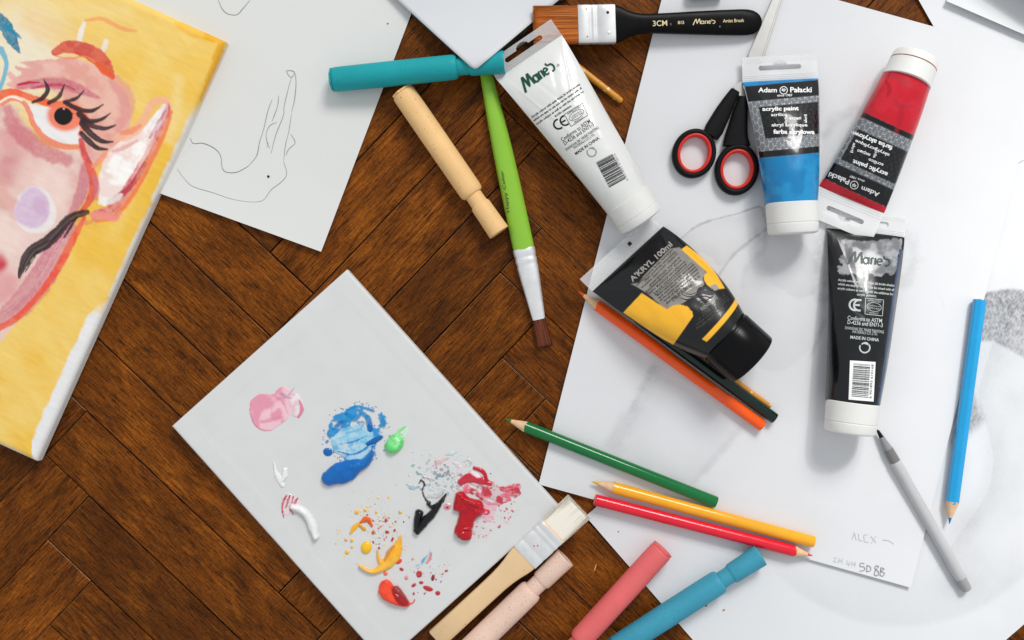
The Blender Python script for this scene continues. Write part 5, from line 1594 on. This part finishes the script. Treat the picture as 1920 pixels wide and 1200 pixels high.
marker("blue marker lying across the edge of the paper at the bottom", (1150, 1218), (1426, 1041), RM + .0002, RM + .0018, 46, (62, 148, 172), (1300, .69, (34, 96, 116)))

# ------------------------------------------------------------------ brushes
def bristles(parent, x0, x1, hw0, hw1, ht0, ht1, material, n, seed, jag=.0015, zc=0.0, droop=0.0, core=True, corek=.9):
    r_ = np.random.default_rng(seed)
    V, F = [], []
    for i in range(n):
        a, b_ = r_.uniform(-1, 1), r_.uniform(-1, 1)
        y0, z0 = hw0 * a, zc + ht0 * b_ * math.sqrt(max(0, 1 - a * a * .35))
        y1, z1 = hw1 * (a + r_.normal(0, .012)), zc + ht1 * b_ + droop + r_.normal(0, .0001)
        xe = x1 - jag * r_.uniform(-.35, 1.0)
        w = r_.uniform(.00006, .00015)
        ps = []
        for s in (0, .5, 1):
            x = x0 + (xe - x0) * s
            y = y0 + (y1 - y0) * s + r_.normal(0, .00012) * (s > 0); z = z0 + (z1 - z0) * s
            ps.append((x, y, z, w * (1 - .55 * s)))
        o = len(V)
        for x, y, z, ww in ps:
            V += [(x, y - ww, z - ww * .5), (x, y + ww, z - ww * .5), (x, y, z + ww)]
        for k in range(2):
            for q in range(3):
                q2 = (q + 1) % 3
                F.append((o + 3 * k + q, o + 3 * k + q2, o + 3 * k + 3 + q2, o + 3 * k + 3 + q))
    if core:
        seg = 28
        for s, sc in ((0, 1), (.5, .97), (.90, .93), (.97, .90)):
            pass
        o = len(V)
        prof = [(0, .97), (.5, .95), (.86, .9), (.95, .86)]
        for s, sc in prof:
            x = x0 + (x1 - x0) * s; hw = (hw0 + (hw1 - hw0) * s) * sc; ht = (ht0 + (ht1 - ht0) * s) * sc * corek
            for k in range(seg):
                a = 2 * math.pi * k / seg; c, sn = math.cos(a), math.sin(a)
                V.append((x, hw * math.copysign(abs(c) ** .5, c), zc + droop * s + ht * math.copysign(abs(sn) ** .5, sn)))
        for i in range(len(prof) - 1):
            for k in range(seg):
                k2 = (k + 1) % seg
                F.append((o + i * seg + k, o + i * seg + k2, o + (i + 1) * seg + k2, o + (i + 1) * seg + k))
        F.append(tuple(o + (len(prof) - 1) * seg + k for k in range(seg)))
    return mesh_obj("bristles", V, F, material, parent, smooth_shade=True, kind="stuff")

def hair_mat(name, c1, c2):
    m = mat(name, c1, .4, .5, var=.05)
    n, l = m.node_tree.nodes, m.node_tree.links
    tc = n.new("ShaderNodeTexCoord"); mp = n.new("ShaderNodeMapping"); mp.inputs["Scale"].default_value = (12, 2600, 400)
    l.new(tc.outputs["Object"], mp.inputs["Vector"])
    z = n.new("ShaderNodeTexNoise"); z.inputs["Scale"].default_value = 1; z.inputs["Detail"].default_value = 3
    l.new(mp.outputs[0], z.inputs["Vector"])
    cr = n.new("ShaderNodeValToRGB")
    cr.color_ramp.elements[0].position = .3; cr.color_ramp.elements[0].color = tuple(s2l(c2)) + (1,)
    cr.color_ramp.elements[1].position = .7; cr.color_ramp.elements[1].color = tuple(s2l(c1)) + (1,)
    l.new(z.outputs["Fac"], cr.inputs[0]); l.new(cr.outputs[0], n["Principled BSDF"].inputs["Base Color"])
    return m

M_STEEL = mat("bright_ferrule_metal", (232, 232, 232), .38, .5, metal=.6, var=.05, vscale=200, rvar=.1)
M_ALU = mat("white_ferrule_metal", (214, 214, 214), .42, .5, metal=.55, var=.05, vscale=150)
M_RUST = mat("orange_paint_fleck", (206, 110, 40), .5, .4)

def rivets(parent, pts, r, z, material, name="rivet"):
    for x, y in pts:
        V, F = [], []
        for j, (rr, zz) in enumerate(((r, 0), (r * .9, r * .25), (r * .5, r * .42))):
            for k in range(14):
                a = 2 * math.pi * k / 14
                V.append((x + rr * math.cos(a), y + rr * math.sin(a), z + zz))
        for j in range(2):
            for k in range(14):
                k2 = (k + 1) % 14
                F.append((j * 14 + k, j * 14 + k2, (j + 1) * 14 + k2, (j + 1) * 14 + k))
        F.append(tuple(28 + k for k in range(14)))
        mesh_obj(name, V, F, material, parent)

# -- wide brush with the black handle: x from bristle tip to handle end
za, ze = .0175, Z1 + .0048
M, L = axis_frame((1000, 47.5), za, (1428, 41.5), ze)
pl = 428.0; u = L / pl
t_bk = thing("flat_brush", "wide flat brush with black handle and amber bristles", "brush", M)
hm = hair_mat("amber_synthetic_hair", (232, 140, 52), (158, 78, 22))
f1 = .0030
hw = px_m(75, .015) / 2
# bristles run towards -x: build in a mirrored helper by swapping ends
bristles(t_bk, u * 84, u * 0, hw * .93, hw * .98, f1 * .95, f1 * .55, hm, 1500, 3, jag=-.0012)
loft("ferrule", [(u * 82.5, 0, 0, hw * .955, f1, 5), (u * 84, 0, 0, hw * .97, f1 * 1.1, 6), (u * 103, 0, 0, hw * .97, f1 * 1.15, 6), (u * 104.5, 0, 0, hw * .965, f1 * 1.05, 6), (u * 108, 0, 0, hw * .965, f1 * 1.05, 6), (u * 109.5, 0, 0, hw * .97, f1 * 1.15, 6),
                 (u * 113, 0, 0, hw * .97, f1 * 1.15, 6), (u * 114.5, 0, 0, hw * .965, f1 * 1.05, 6), (u * 119, 0, 0, hw * .965, f1 * 1.05, 6), (u * 121, 0, 0, hw * .97, f1 * 1.2, 6), (u * 150, 0, 0, hw * .97, f1 * 1.35, 6), (u * 151.5, 0, 0, hw * .96, f1 * 1.3, 6)], M_ALU, t_bk, seg=48)
M_BLKH = mat("black_lacquered_wood", (12, 11, 11), .36, .14, coat=.0, var=.2, vscale=80, speck=(420, .78, (120, 112, 104)))
hs = []
for xq, w, th in ((150.5, 70, 3.6), (158, 68, 3.7), (166, 61, 3.8), (176, 50, 3.9), (188, 41, 4.0), (202, 36, 4.0), (215, 35.5, 4.0), (250, 38, 4.0), (300, 42.5, 3.9), (350, 46.5, 3.8), (390, 48.5, 3.6), (402, 48, 3.5), (412, 43.5, 3.3), (419, 36, 3.0), (424, 27, 2.5), (427, 15, 1.8), (428, 6, 1.0)):
    hs.append((u * xq, 0, 0, px_m(w, .008) / 2, th * .001, 3.2 if xq < 400 else 2.5))
loft("handle", hs, M_BLKH, t_bk, seg=48, sharp=60)
rivets(t_bk, [(u * 137.5, -hw * .0 + hw * .52)], .0011, f1 * 1.28, M_PRK, "rivet_hole")
rivets(t_bk, [(u * 139, -hw * .48)], .0013, f1 * 1.28, M_STEEL)
rivets(t_bk, [(u * 98, hw * .72), (u * 98.5, -hw * .66)], .0006, f1 * 1.13, M_RUST, "paint_fleck")
S_bk = Surf(M, lambda x, y: .0040 + 0 * x)
for txt, a, b_, h, bo in [("3CM", (1224, 44), (1251, 43), 10.5, .01), ("813", (1271, 42.3), (1282.5, 42), 6, .02), ("Artist Brush", (1355.5, 39.2), (1394.5, 38), 6.2, .01)]:
    text_px(S_bk, t_bk, txt, a, b_, M_GOLD, height=h, bold=bo, lift=.00012)
ribbons_px(S_bk, t_bk, "wordmark", wordmark_strokes((1299.5, 45.5), (1341, 44), 9.5), M_GOLD, lift=.00012)

# -- flat brush with the wooden handle
M, L = axis_frame((1086, 950), .0178, (818, 1198), .0048)
pl = math.hypot(268, 248); u = L / pl
t_wb = thing("flat_brush", "flat brush with cream bristles, silver ferrule and bare wooden handle", "brush", M)
hm2 = hair_mat("white_synthetic_hair", (240, 234, 221), (236, 228, 214))
f1 = .0030; hw = px_m(59, .015) / 2
bristles(t_wb, u * 67, u * 0, hw * .97, hw * 1.02, f1 * .9, f1 * .5, hm2, 1700, 5, jag=-.0014, corek=1.06)
M_FRONT = mat("orange_stain_hair", (244, 196, 152), .5, .4, var=.1)
loft("glue_line", [(u * 63, 0, 0, hw * .985, f1 * .92, 4), (u * 67.5, 0, 0, hw * .985, f1 * .98, 4)], M_FRONT, t_wb)
fs = [(u * 66, 0, 0, hw * .97, f1, 5)]
for xq, k in ((67, 1.08), (74, 1.08), (75.5, .98), (80, .98), (81.5, 1.08), (86, 1.08), (87.5, .98), (92, .98), (93.5, 1.08), (112, 1.1), (113.5, 1.0), (118, 1.0), (119.5, 1.1), (136, 1.12), (137, 1.06)):
    fs.append((u * xq, 0, 0, hw * (.985 if k > 1 else .97), f1 * k, 6))
loft("ferrule", fs, M_STEEL, t_wb, seg=48)
rivets(t_wb, [(u * 104, -hw * .02), (u * 109, -hw * .16)], .0009, f1 * 1.0, M_RUST, "paint_fleck")
M_BEECH = mat("bare_beech_wood", (228, 194, 150), .55, .3, var=.06, vscale=35, bump=.1, bscale=300, speck=(260, .74, (188, 142, 96)))
hs = []
for xq, w, th in ((136.5, 56, 2.9), (146, 55, 3.0), (156, 52, 3.1), (170, 46, 3.3), (186, 41.5, 3.4), (205, 39, 3.4), (240, 38.5, 3.4), (300, 39, 3.3), (363, 40, 3.2), (364.5, 39, 2.8), (365, 37, 2.4)):
    hs.append((u * xq, 0, 0, px_m(w, .008) / 2, th * .001, 4))
loft("handle", hs, M_BEECH, t_wb, seg=44, sharp=50)

# -- brush with the green handle
M, L = axis_frame((907, 118), .0048, (1022, 652), .0040)
pl = math.hypot(115, 534); u = L / pl
t_gb = thing("paint_brush", "paint brush with a lime green handle, tucked under the teal marker", "brush", M)
M_LIME = mat("lime_green_lacquer", (138, 190, 56), .22, .5, coat=.5, var=.05, vscale=40)
hs = [(u * 0, 0, 0, .0016, .0016, 2), (u * 2, 0, 0, .0032, .0032, 2)]
for xq, w, th in ((6, 22, 8.6), (24, 24, 9.4), (60, 28, 10.4), (110, 33, 11.2), (170, 37.5, 11.6), (230, 39.5, 11.8), (300, 40.5, 11.8), (345, 40.5, 11.4), (358, 40, 11)):
    hs.append((u * xq, 0, (th / 2 - 4.8) * .001 * .45, px_m(w, .006) / 2, th * .0005, 2.1))
loft("handle", hs, M_LIME, t_gb, seg=44, sharp=60)
fs = []
for xq, w, th in ((356, 41, 11.2), (358, 42, 11.6), (368, 41.5, 11.4), (370, 39.6, 10.8), (374, 39.6, 10.8), (376, 41, 11.2), (382, 40.8, 11), (384, 39, 10.6), (388, 39, 10.4), (390, 40, 10.6), (420, 36, 9), (450, 31, 7), (475, 27, 5.4), (490, 24.5, 4.8), (492, 24, 4.6)):
    fs.append((u * xq, 0, 0, px_m(w, .005) / 2, th * .0005, 2.4))
loft("ferrule", fs, M_STEEL, t_gb, seg=44, sharp=40)
hm3 = hair_mat("brown_sable_hair", (132, 66, 34), (58, 24, 12))
bristles(t_gb, u * 490, u * 546, px_m(23, .004) / 2, px_m(32, .004) / 2, .0020, .0012, hm3, 320, 8, jag=.0026, droop=-.0012)
S_gb = Surf(M, lambda x, y: .0058 + 0 * x)
text_px(S_gb, t_gb, "Happy Color", (953.5, 398), (941.5, 320), M_PRK, height=8, lift=.0006)

# -- two thin brushes with ochre handles
M_OCHRE = mat("ochre_lacquer", (214, 146, 52), .3, .5, coat=.3, var=.1, vscale=60, speck=(240, .66, (232, 214, 190)))
def thin_brush(label, tip, end, zt, ze_, d):
    M, L = axis_frame(tip, zt, end, ze_)
    t = thing("thin_brush", label, "brush", M, "thin brushes with ochre handles")
    r = px_m(d, .004) / 2
    lathe("handle", [(L * .30, r * .9), (L * .36, r * 1.1), (L * .6, r * 1.05), (L * .93, r * .95), (L * .985, r * .85), (L * .997, r * .5), (L, r * .15)], M_OCHRE, t, seg=28, sharp=60)
    lathe("ferrule", [(L * .16, r * .62), (L * .2, r * .75), (L * .31, r * 1.0)], M_STEEL, t, seg=24)
    lathe("bristles", [(L * 0, r * .08), (L * .05, r * .4), (L * .165, r * .6)], hm3, t, seg=20)
    return t
thin_brush("thin brush with an ochre handle poking out from under the white tube", (985, 50), (1167, 191), .0036, .0024, 13)
thin_brush("thin brush with an ochre handle poking out beside the dark green pencil", (1215, 596), (1446, 763), Z1 + .0024, Z1 + .0024, 10)

# ------------------------------------------------------------------ scissors
M_RUB = mat("black_rubber_grip", (17, 16, 18), .46, .2, var=.12, vscale=90, bump=.06, bscale=900)
M_REDR = mat("red_plastic_lining", (206, 44, 34), .35, .5, var=.05)
M_BLADE = mat("scissor_blade_steel", (196, 194, 190), .36, .5, metal=.75, var=.04, rvar=.08)
hz = Z1 + .0042
Mpiv = Matrix.Translation(P(1392, 172, hz))
t_sc = thing("scissors", "scissors with black grips and red finger rings, partly under the blue tube", "scissors", Mpiv)
O_ = P(1392, 172, hz)
def lp(x, y, z=hz):
    p = P(x, y, z); return np.array((p.x - O_.x, p.y - O_.y))
def grip(ring_c, outer, inner, ang, arm, z):
    """one loop with its arm, black, plus the red lining"""
    c = lp(*ring_c)
    V, F = [], []
    N, Mm = 48, 12
    ca, sa = math.cos(ang), math.sin(ang)
    def el(rx, ry, a):
        x, y = rx * math.cos(a), ry * math.sin(a)
        return np.array((x * ca - y * sa, x * sa + y * ca))
    ro, ri = [px_m(v, hz) for v in outer], [px_m(v, hz) for v in inner]
    def band(ro, ri, ht, mat_, name):
        V, F = [], []
        for i in range(N):
            a = 2 * math.pi * i / N
            po, pi_ = el(ro[0], ro[1], a), el(ri[0], ri[1], a)
            mid, hwv = (po + pi_) / 2, (po - pi_) / 2
            for k in range(Mm):
                b_ = 2 * math.pi * k / Mm
                cb, sb = math.cos(b_), math.sin(b_)
                q = mid + hwv * math.copysign(abs(cb) ** .7, cb)
                V.append((c[0] + q[0], c[1] + q[1], z + ht * math.copysign(abs(sb) ** .7, sb)))
        for i in range(N):
            for k in range(Mm):
                F.append((i * Mm + k, ((i + 1) % N) * Mm + k, ((i + 1) % N) * Mm + (k + 1) % Mm, i * Mm + (k + 1) % Mm))
        return V, F
    Vb, Fb = band(ro, [ri[0] + .0018, ri[1] + .0018], .0038, None, None)
    # arm lofted along a spline, joined into the same grip
    pts = catmull([(p[0], p[1]) for p in arm], 6)
    ws = np.interp(np.linspace(0, 1, len(pts)), np.linspace(0, 1, len(arm)), [p[2] for p in arm])
    tg = np.gradient(pts, axis=0); tg /= np.hypot(tg[:, 0], tg[:, 1])[:, None]
    o = len(Vb); seg = 20
    for (x, y), (tx, ty), w in zip(pts, tg, ws):
        for k in range(seg):
            b_ = 2 * math.pi * k / seg; cb, sb = math.cos(b_), math.sin(b_)
            off = w * math.copysign(abs(cb) ** .6, cb)
            q = lp(x - ty * off, y + tx * off)
            Vb.append((q[0], q[1], z + .0040 * math.copysign(abs(sb) ** .7, sb)))
    n = len(pts)
    for i in range(n - 1):
        for k in range(seg):
            Fb.append((o + i * seg + k, o + (i + 1) * seg + k, o + (i + 1) * seg + (k + 1) % seg, o + i * seg + (k + 1) % seg))
    Fb.append(tuple(o + k for k in range(seg))); Fb.append(tuple(o + (n - 1) * seg + k for k in range(seg))[::-1])
    g = mesh_obj("grip", Vb, Fb, M_RUB, t_sc, sharp=50)
    bm = bmesh.new(); bm.from_mesh(g.data); bmesh.ops.recalc_face_normals(bm, faces=bm.faces); bm.to_mesh(g.data); bm.free()
    Vr, Fr = band([ri[0] + .0028, ri[1] + .0028], ri, .0041, None, None)
    rr = mesh_obj("finger_ring", Vr, Fr, M_REDR, g)
    bm = bmesh.new(); bm.from_mesh(rr.data); bmesh.ops.recalc_face_normals(bm, faces=bm.faces); bm.to_mesh(rr.data); bm.free()
z6 = lambda x, y, w: (x / 3 + 1240, y / 3 + 60, w / 3)
grip((1301, 288), (41, 47), (25.5, 31.5), -.28, [z6(276, 585, 46), z6(298, 545, 54), z6(345, 455, 46), z6(382, 388, 37), z6(414, 332, 27)], 0.0)
grip((1381, 318), (41, 49), (25.5, 31.5), -.18, [z6(422, 640, 78), z6(422, 590, 66), z6(432, 520, 52), z6(446, 440, 40), z6(462, 368, 27)], 0.0)
def blade(pts, z0, z1, name="blade"):
    return extrude_outline(name, [lp(x, y) for x, y in pts][::-1], [], z0, z1, M_BLADE, t_sc, bevel=.0004)
blade([(1374, 164), (1381, 158), (1396, 148), (1404, 100), (1450, -6), (1474, -70), (1478, -66), (1463, 0), (1428, 110), (1412, 165), (1394, 184), (1388, 182)], -.0012, 0.0002)
blade([(1382, 176), (1389, 164), (1400, 130), (1412, 100), (1456, -6), (1478, -72), (1481, -68), (1467, 0), (1432, 112), (1416, 168), (1402, 186)], -.0028, -.0014)
lathe("pivot_screw", [(0, .0030), (.0012, .0030), (.0018, .0022)], M_STEEL, t_sc, seg=24).matrix_local = Matrix.Translation((.0035, .004, -.0006)) @ Matrix.Rotation(-math.pi / 2, 4, 'Y')

# ------------------------------------------------------------------ grey pen
M_PENB = mat("smoky_pen_barrel", (186, 186, 187), .25, .5, coat=.4, var=.05, vscale=60, alpha=.94)
M_PENG = mat("dark_pen_grip", (112, 110, 110), .3, .5, coat=.3, var=.08)
M_NIB = mat("black_felt_nib", (20, 20, 22), .7, .3, var=.2)
rp = px_m(21, .006) / 2
M, L = axis_frame((1645, 806), Z1 + rp * 1.0, (1814, 1107), Z1 + rp * .55)
u = L / math.hypot(169, 301)
t_pen = thing("felt_pen", "grey felt tip pen without cap, black tip at the black tube", "pen", M)
lathe("nib", [(0, .0004), (u * 3, .0011), (u * 17, rp * .42)], M_NIB, t_pen, seg=24)
lathe("nib_holder", [(u * 15.5, rp * .48), (u * 24, rp * .55), (u * 42, rp * .80)], mat("pen_holder_grey", (136, 138, 140), .35, .5, var=.05), t_pen, seg=32)
lathe("grip_section", [(u * 41, rp * .82), (u * 44, rp * .86), (u * 66, rp * .93), (u * 69, rp * .93)], M_PENG, t_pen, seg=36)
lathe("barrel", [(u * 68, rp * .97), (u * 72, rp), (u * 300, rp * 1.02), (u * 318, rp * 1.0), (u * 319, rp * .96)], M_PENB, t_pen, seg=40)
lathe("ink_core", [(u * 80, rp * .5), (u * 300, rp * .5)], M_PENG, t_pen, seg=20)
lathe("end_plug", [(u * 318.5, rp * .94), (u * 338, rp * .93), (u * 343, rp * .85), (u * 345, rp * .6)], mat("pen_plug_grey", (150, 150, 150), .3, .5, var=.05), t_pen, seg=36)

# ------------------------------------------------------------------ the sheet over the teal marker and the printed card under it
M_WHITE = mat("white_card", (205, 206, 209), .5, .35, var=.012, vscale=30)
def float_sheet(name, label, tipp, d1, d2, L1, L2, zfun, material, thick, z_off, radius=5):
    """corner at tipp (px), edges along d1 and d2 (px units); height from zfun(px, py)"""
    tipp = np.array(tipp, float); d1 = np.array(d1, float) / np.hypot(*d1); d2 = np.array(d2, float) / np.hypot(*d2)
    g1 = np.concatenate([np.linspace(0, .5, 40)[:-1], np.linspace(.5, 1, 20)]) * L1; g2 = np.concatenate([np.linspace(0, .5, 40)[:-1], np.linspace(.5, 1, 20)]) * L2
    U, Vv = np.meshgrid(g1, g2, indexing='ij')
    px = tipp[0] + d1[0] * U + d2[0] * Vv; py = tipp[1] + d1[1] * U + d2[1] * Vv
    # soften the very corner
    cut = np.clip(1 - (U + Vv) / radius, 0, 1) * radius * .45
    px = px + (d1[0] + d2[0]) * cut; py = py + (d1[1] + d2[1]) * cut
    Z = zfun(px, py) + z_off
    f = K * (1 - Z / HC)
    W = np.stack([(px - 960) * f, (600 - py) * f, Z], -1)
    c0 = W[0, 0].copy(); c0[2] = 0
    t = thing(name, label, "paper", Matrix.Translation(Vector(c0)))
    o = fast_mesh("sheet", (W - c0).reshape(-1, 3), grid_faces(len(g1), len(g2)), material, t)
    bm = bmesh.new(); bm.from_mesh(o.data); bmesh.ops.recalc_face_normals(bm, faces=bm.faces)
    if sum(fc.normal.z for fc in bm.faces) < 0:
        bmesh.ops.reverse_faces(bm, faces=bm.faces)
    bm.to_mesh(o.data); bm.free()
    md = o.modifiers.new("thickness", 'SOLIDIFY'); md.thickness = thick; md.offset = -1
    return t
ax0 = np.array((621, 150.0)); axd = np.array((325.0, -34)); axd /= np.hypot(*axd)
def zmark(px, py):
    # distance up the picture from the marker's axis
    s = (px - ax0[0]) * axd[0] + (py - ax0[1]) * axd[1]
    n_ = (px - ax0[0]) * axd[1] - (py - ax0[1]) * axd[0]
    top = .0014 + 2 * RM + .0114 * np.clip(s / 325, 0, 1.0) + .0006
    d = np.clip(n_ - 8, 0, None) * K
    z = .0050 + (top - .0050) * np.exp(-(d / .026) ** 1.3)
    return z
float_sheet("paper_sheet", "white card whose corner hangs over the teal marker", (890, 132), (-145, -132), (160, -134), 780, 560, zmark, M_WHITE, .00028, .0)
# printed card: dark floral side up, a little larger and turned
def card_mat():
    m = bpy.data.materials.new("dark_floral_print"); n, l = nodes_of(m); b = n["Principled BSDF"]
    tc = n.new("ShaderNodeTexCoord"); z = n.new("ShaderNodeTexVoronoi"); z.inputs["Scale"].default_value = 70
    l.new(tc.outputs["Object"], z.inputs["Vector"])
    cr = n.new("ShaderNodeValToRGB"); cr.color_ramp.elements[0].color = tuple(s2l((92, 18, 36))) + (1,); cr.color_ramp.elements[1].color = tuple(s2l((16, 14, 14))) + (1,)
    cr.color_ramp.elements[0].position = .18; cr.color_ramp.elements[1].position = .42
    e_ = cr.color_ramp.elements.new(.30); e_.color = tuple(s2l((70, 92, 40))) + (1,)
    l.new(z.outputs["Distance"], cr.inputs[0]); l.new(cr.outputs[0], b.inputs["Base Color"]); b.inputs["Roughness"].default_value = .35
    return m
def zflat(px, py):
    return 0.0012 + 0 * px
def zcard(px, py):
    return np.minimum(zmark(px, py), .0046) * 0 + .0012
t_card = float_sheet("printed_card", "dark floral printed card under the white card's corner", (893, 139), (-146, -132), (160, -136), 760, 520, zflat, card_mat(), .0005, .0)

# ------------------------------------------------------------------ things cut by the frame
M_TIN = mat("brushed_tin", (150, 148, 146), .38, .5, metal=.6, var=.08, vscale=120)
ang = math.radians(-36)
Mt = Matrix.Translation(P(1990, -42, .0075)) @ Matrix.Rotation(ang, 4, 'Z')
t_tin = thing("metal_tin", "grey metal tin at the top right edge of the picture", "tin", Mt)
def rrect(hx, hy, r, n=6):
    out = []
    for cx, cy, a0 in ((hx - r, hy - r, 0), (-hx + r, hy - r, 90), (-hx + r, -hy + r, 180), (hx - r, -hy + r, 270)):
        for k in range(n + 1):
            a = math.radians(a0 + 90 * k / n); out.append((cx + r * math.cos(a), cy + r * math.sin(a)))
    return out
extrude_outline("tin_body", rrect(.060, .026, .005), [], -.0008, .021, M_TIN, t_tin, bevel=.0018)
extrude_outline("lid_rim", rrect(.0596, .0256, .005), [rrect(.0565, .0225, .004)], .0213, .0226, mat("tin_rim", (226, 224, 222), .3, .5, metal=.5), t_tin, bevel=.0004)
extrude_outline("lid_panel", rrect(.0560, .0220, .004), [], .0212, .0219, mat("tin_lid_print", (206, 184, 172), .4, .4), t_tin)
# black pen lying across the top edge
M, L = axis_frame((1290, -13), Z1 + .0055, (1354, -19), Z1 + .0055)
t_cap = thing("pen_cap", "black pen cap at the top edge, above the black brush handle", "cap", M)
M_CAPD = mat("dull_black_plastic", (44, 46, 44), .4, .4, var=.1)
lathe("cap_shell", [(0, .0030), (.001, .0044), (.004, .0050), (L - .004, .0054), (L - .001, .0054), (L, .0048)], M_CAPD, t_cap, seg=32)
loft("clip", [(.002, 0, .0056, .0012, .0005, 3), (L * .5, 0, .0066, .0012, .0005, 3), (L * .8, 0, .0064, .0010, .0004, 3)], M_CAPD, t_cap)

# ------------------------------------------------------------------ crumbs and splinters
def crumb(name, label, x, y, z, r, rgb, seed, long=1.0, ang=0.0):
    r_ = np.random.default_rng(seed)
    bm = bmesh.new(); bmesh.ops.create_icosphere(bm, subdivisions=2, radius=1.0)
    for v in bm.verts:
        k = 1 + .5 * (r_.random() - .5)
        v.co = Vector((v.co.x * r * long * k, v.co.y * r * k, v.co.z * r * .45 * k))
    me = bpy.data.meshes.new(name); bm.to_mesh(me); bm.free()
    me.materials.append(mat(name + "_mat", rgb, .7, .3, var=.2, vscale=900))
    o = bpy.data.objects.new(name, me); COL.objects.link(o)
    o.location = P(x, y, z + r * .3); o.rotation_euler = (0, 0, ang)
    o["label"] = label; o["category"] = "crumb"; o["group"] = "crumbs on the floor and papers"
    return o
crumb("pencil_crumb", "dark crumb on the paper below the blue marker", 1324, 1135, .0011, .0007, (66, 58, 50), 1, 1.8, .9)
crumb("pencil_crumb", "ochre crumb on the paper to the right of the dark crumb", 1357, 1144, .0011, .0008, (196, 142, 70), 2, 1.2, .2)
crumb("wood_splinter", "pale splinter on the dark floor between two markers", 1116, 1064, .0, .0005, (206, 156, 96), 3, 6.0, 1.25)
crumb("pencil_crumb", "ochre crumb on the white palette canvas near the green paint", 796, 782, HP - .0008, .0007, (206, 148, 60), 4, 1.3, .5)
crumb("pencil_crumb", "grey crumb on the paper left of the salmon marker", 1159, 997, .0011, .0006, (130, 128, 130), 5, 1.2, .3)
# hair on the green brush's side
cu = catmull([(988, 356), (992, 362), (989, 372), (986, 382)], 8)
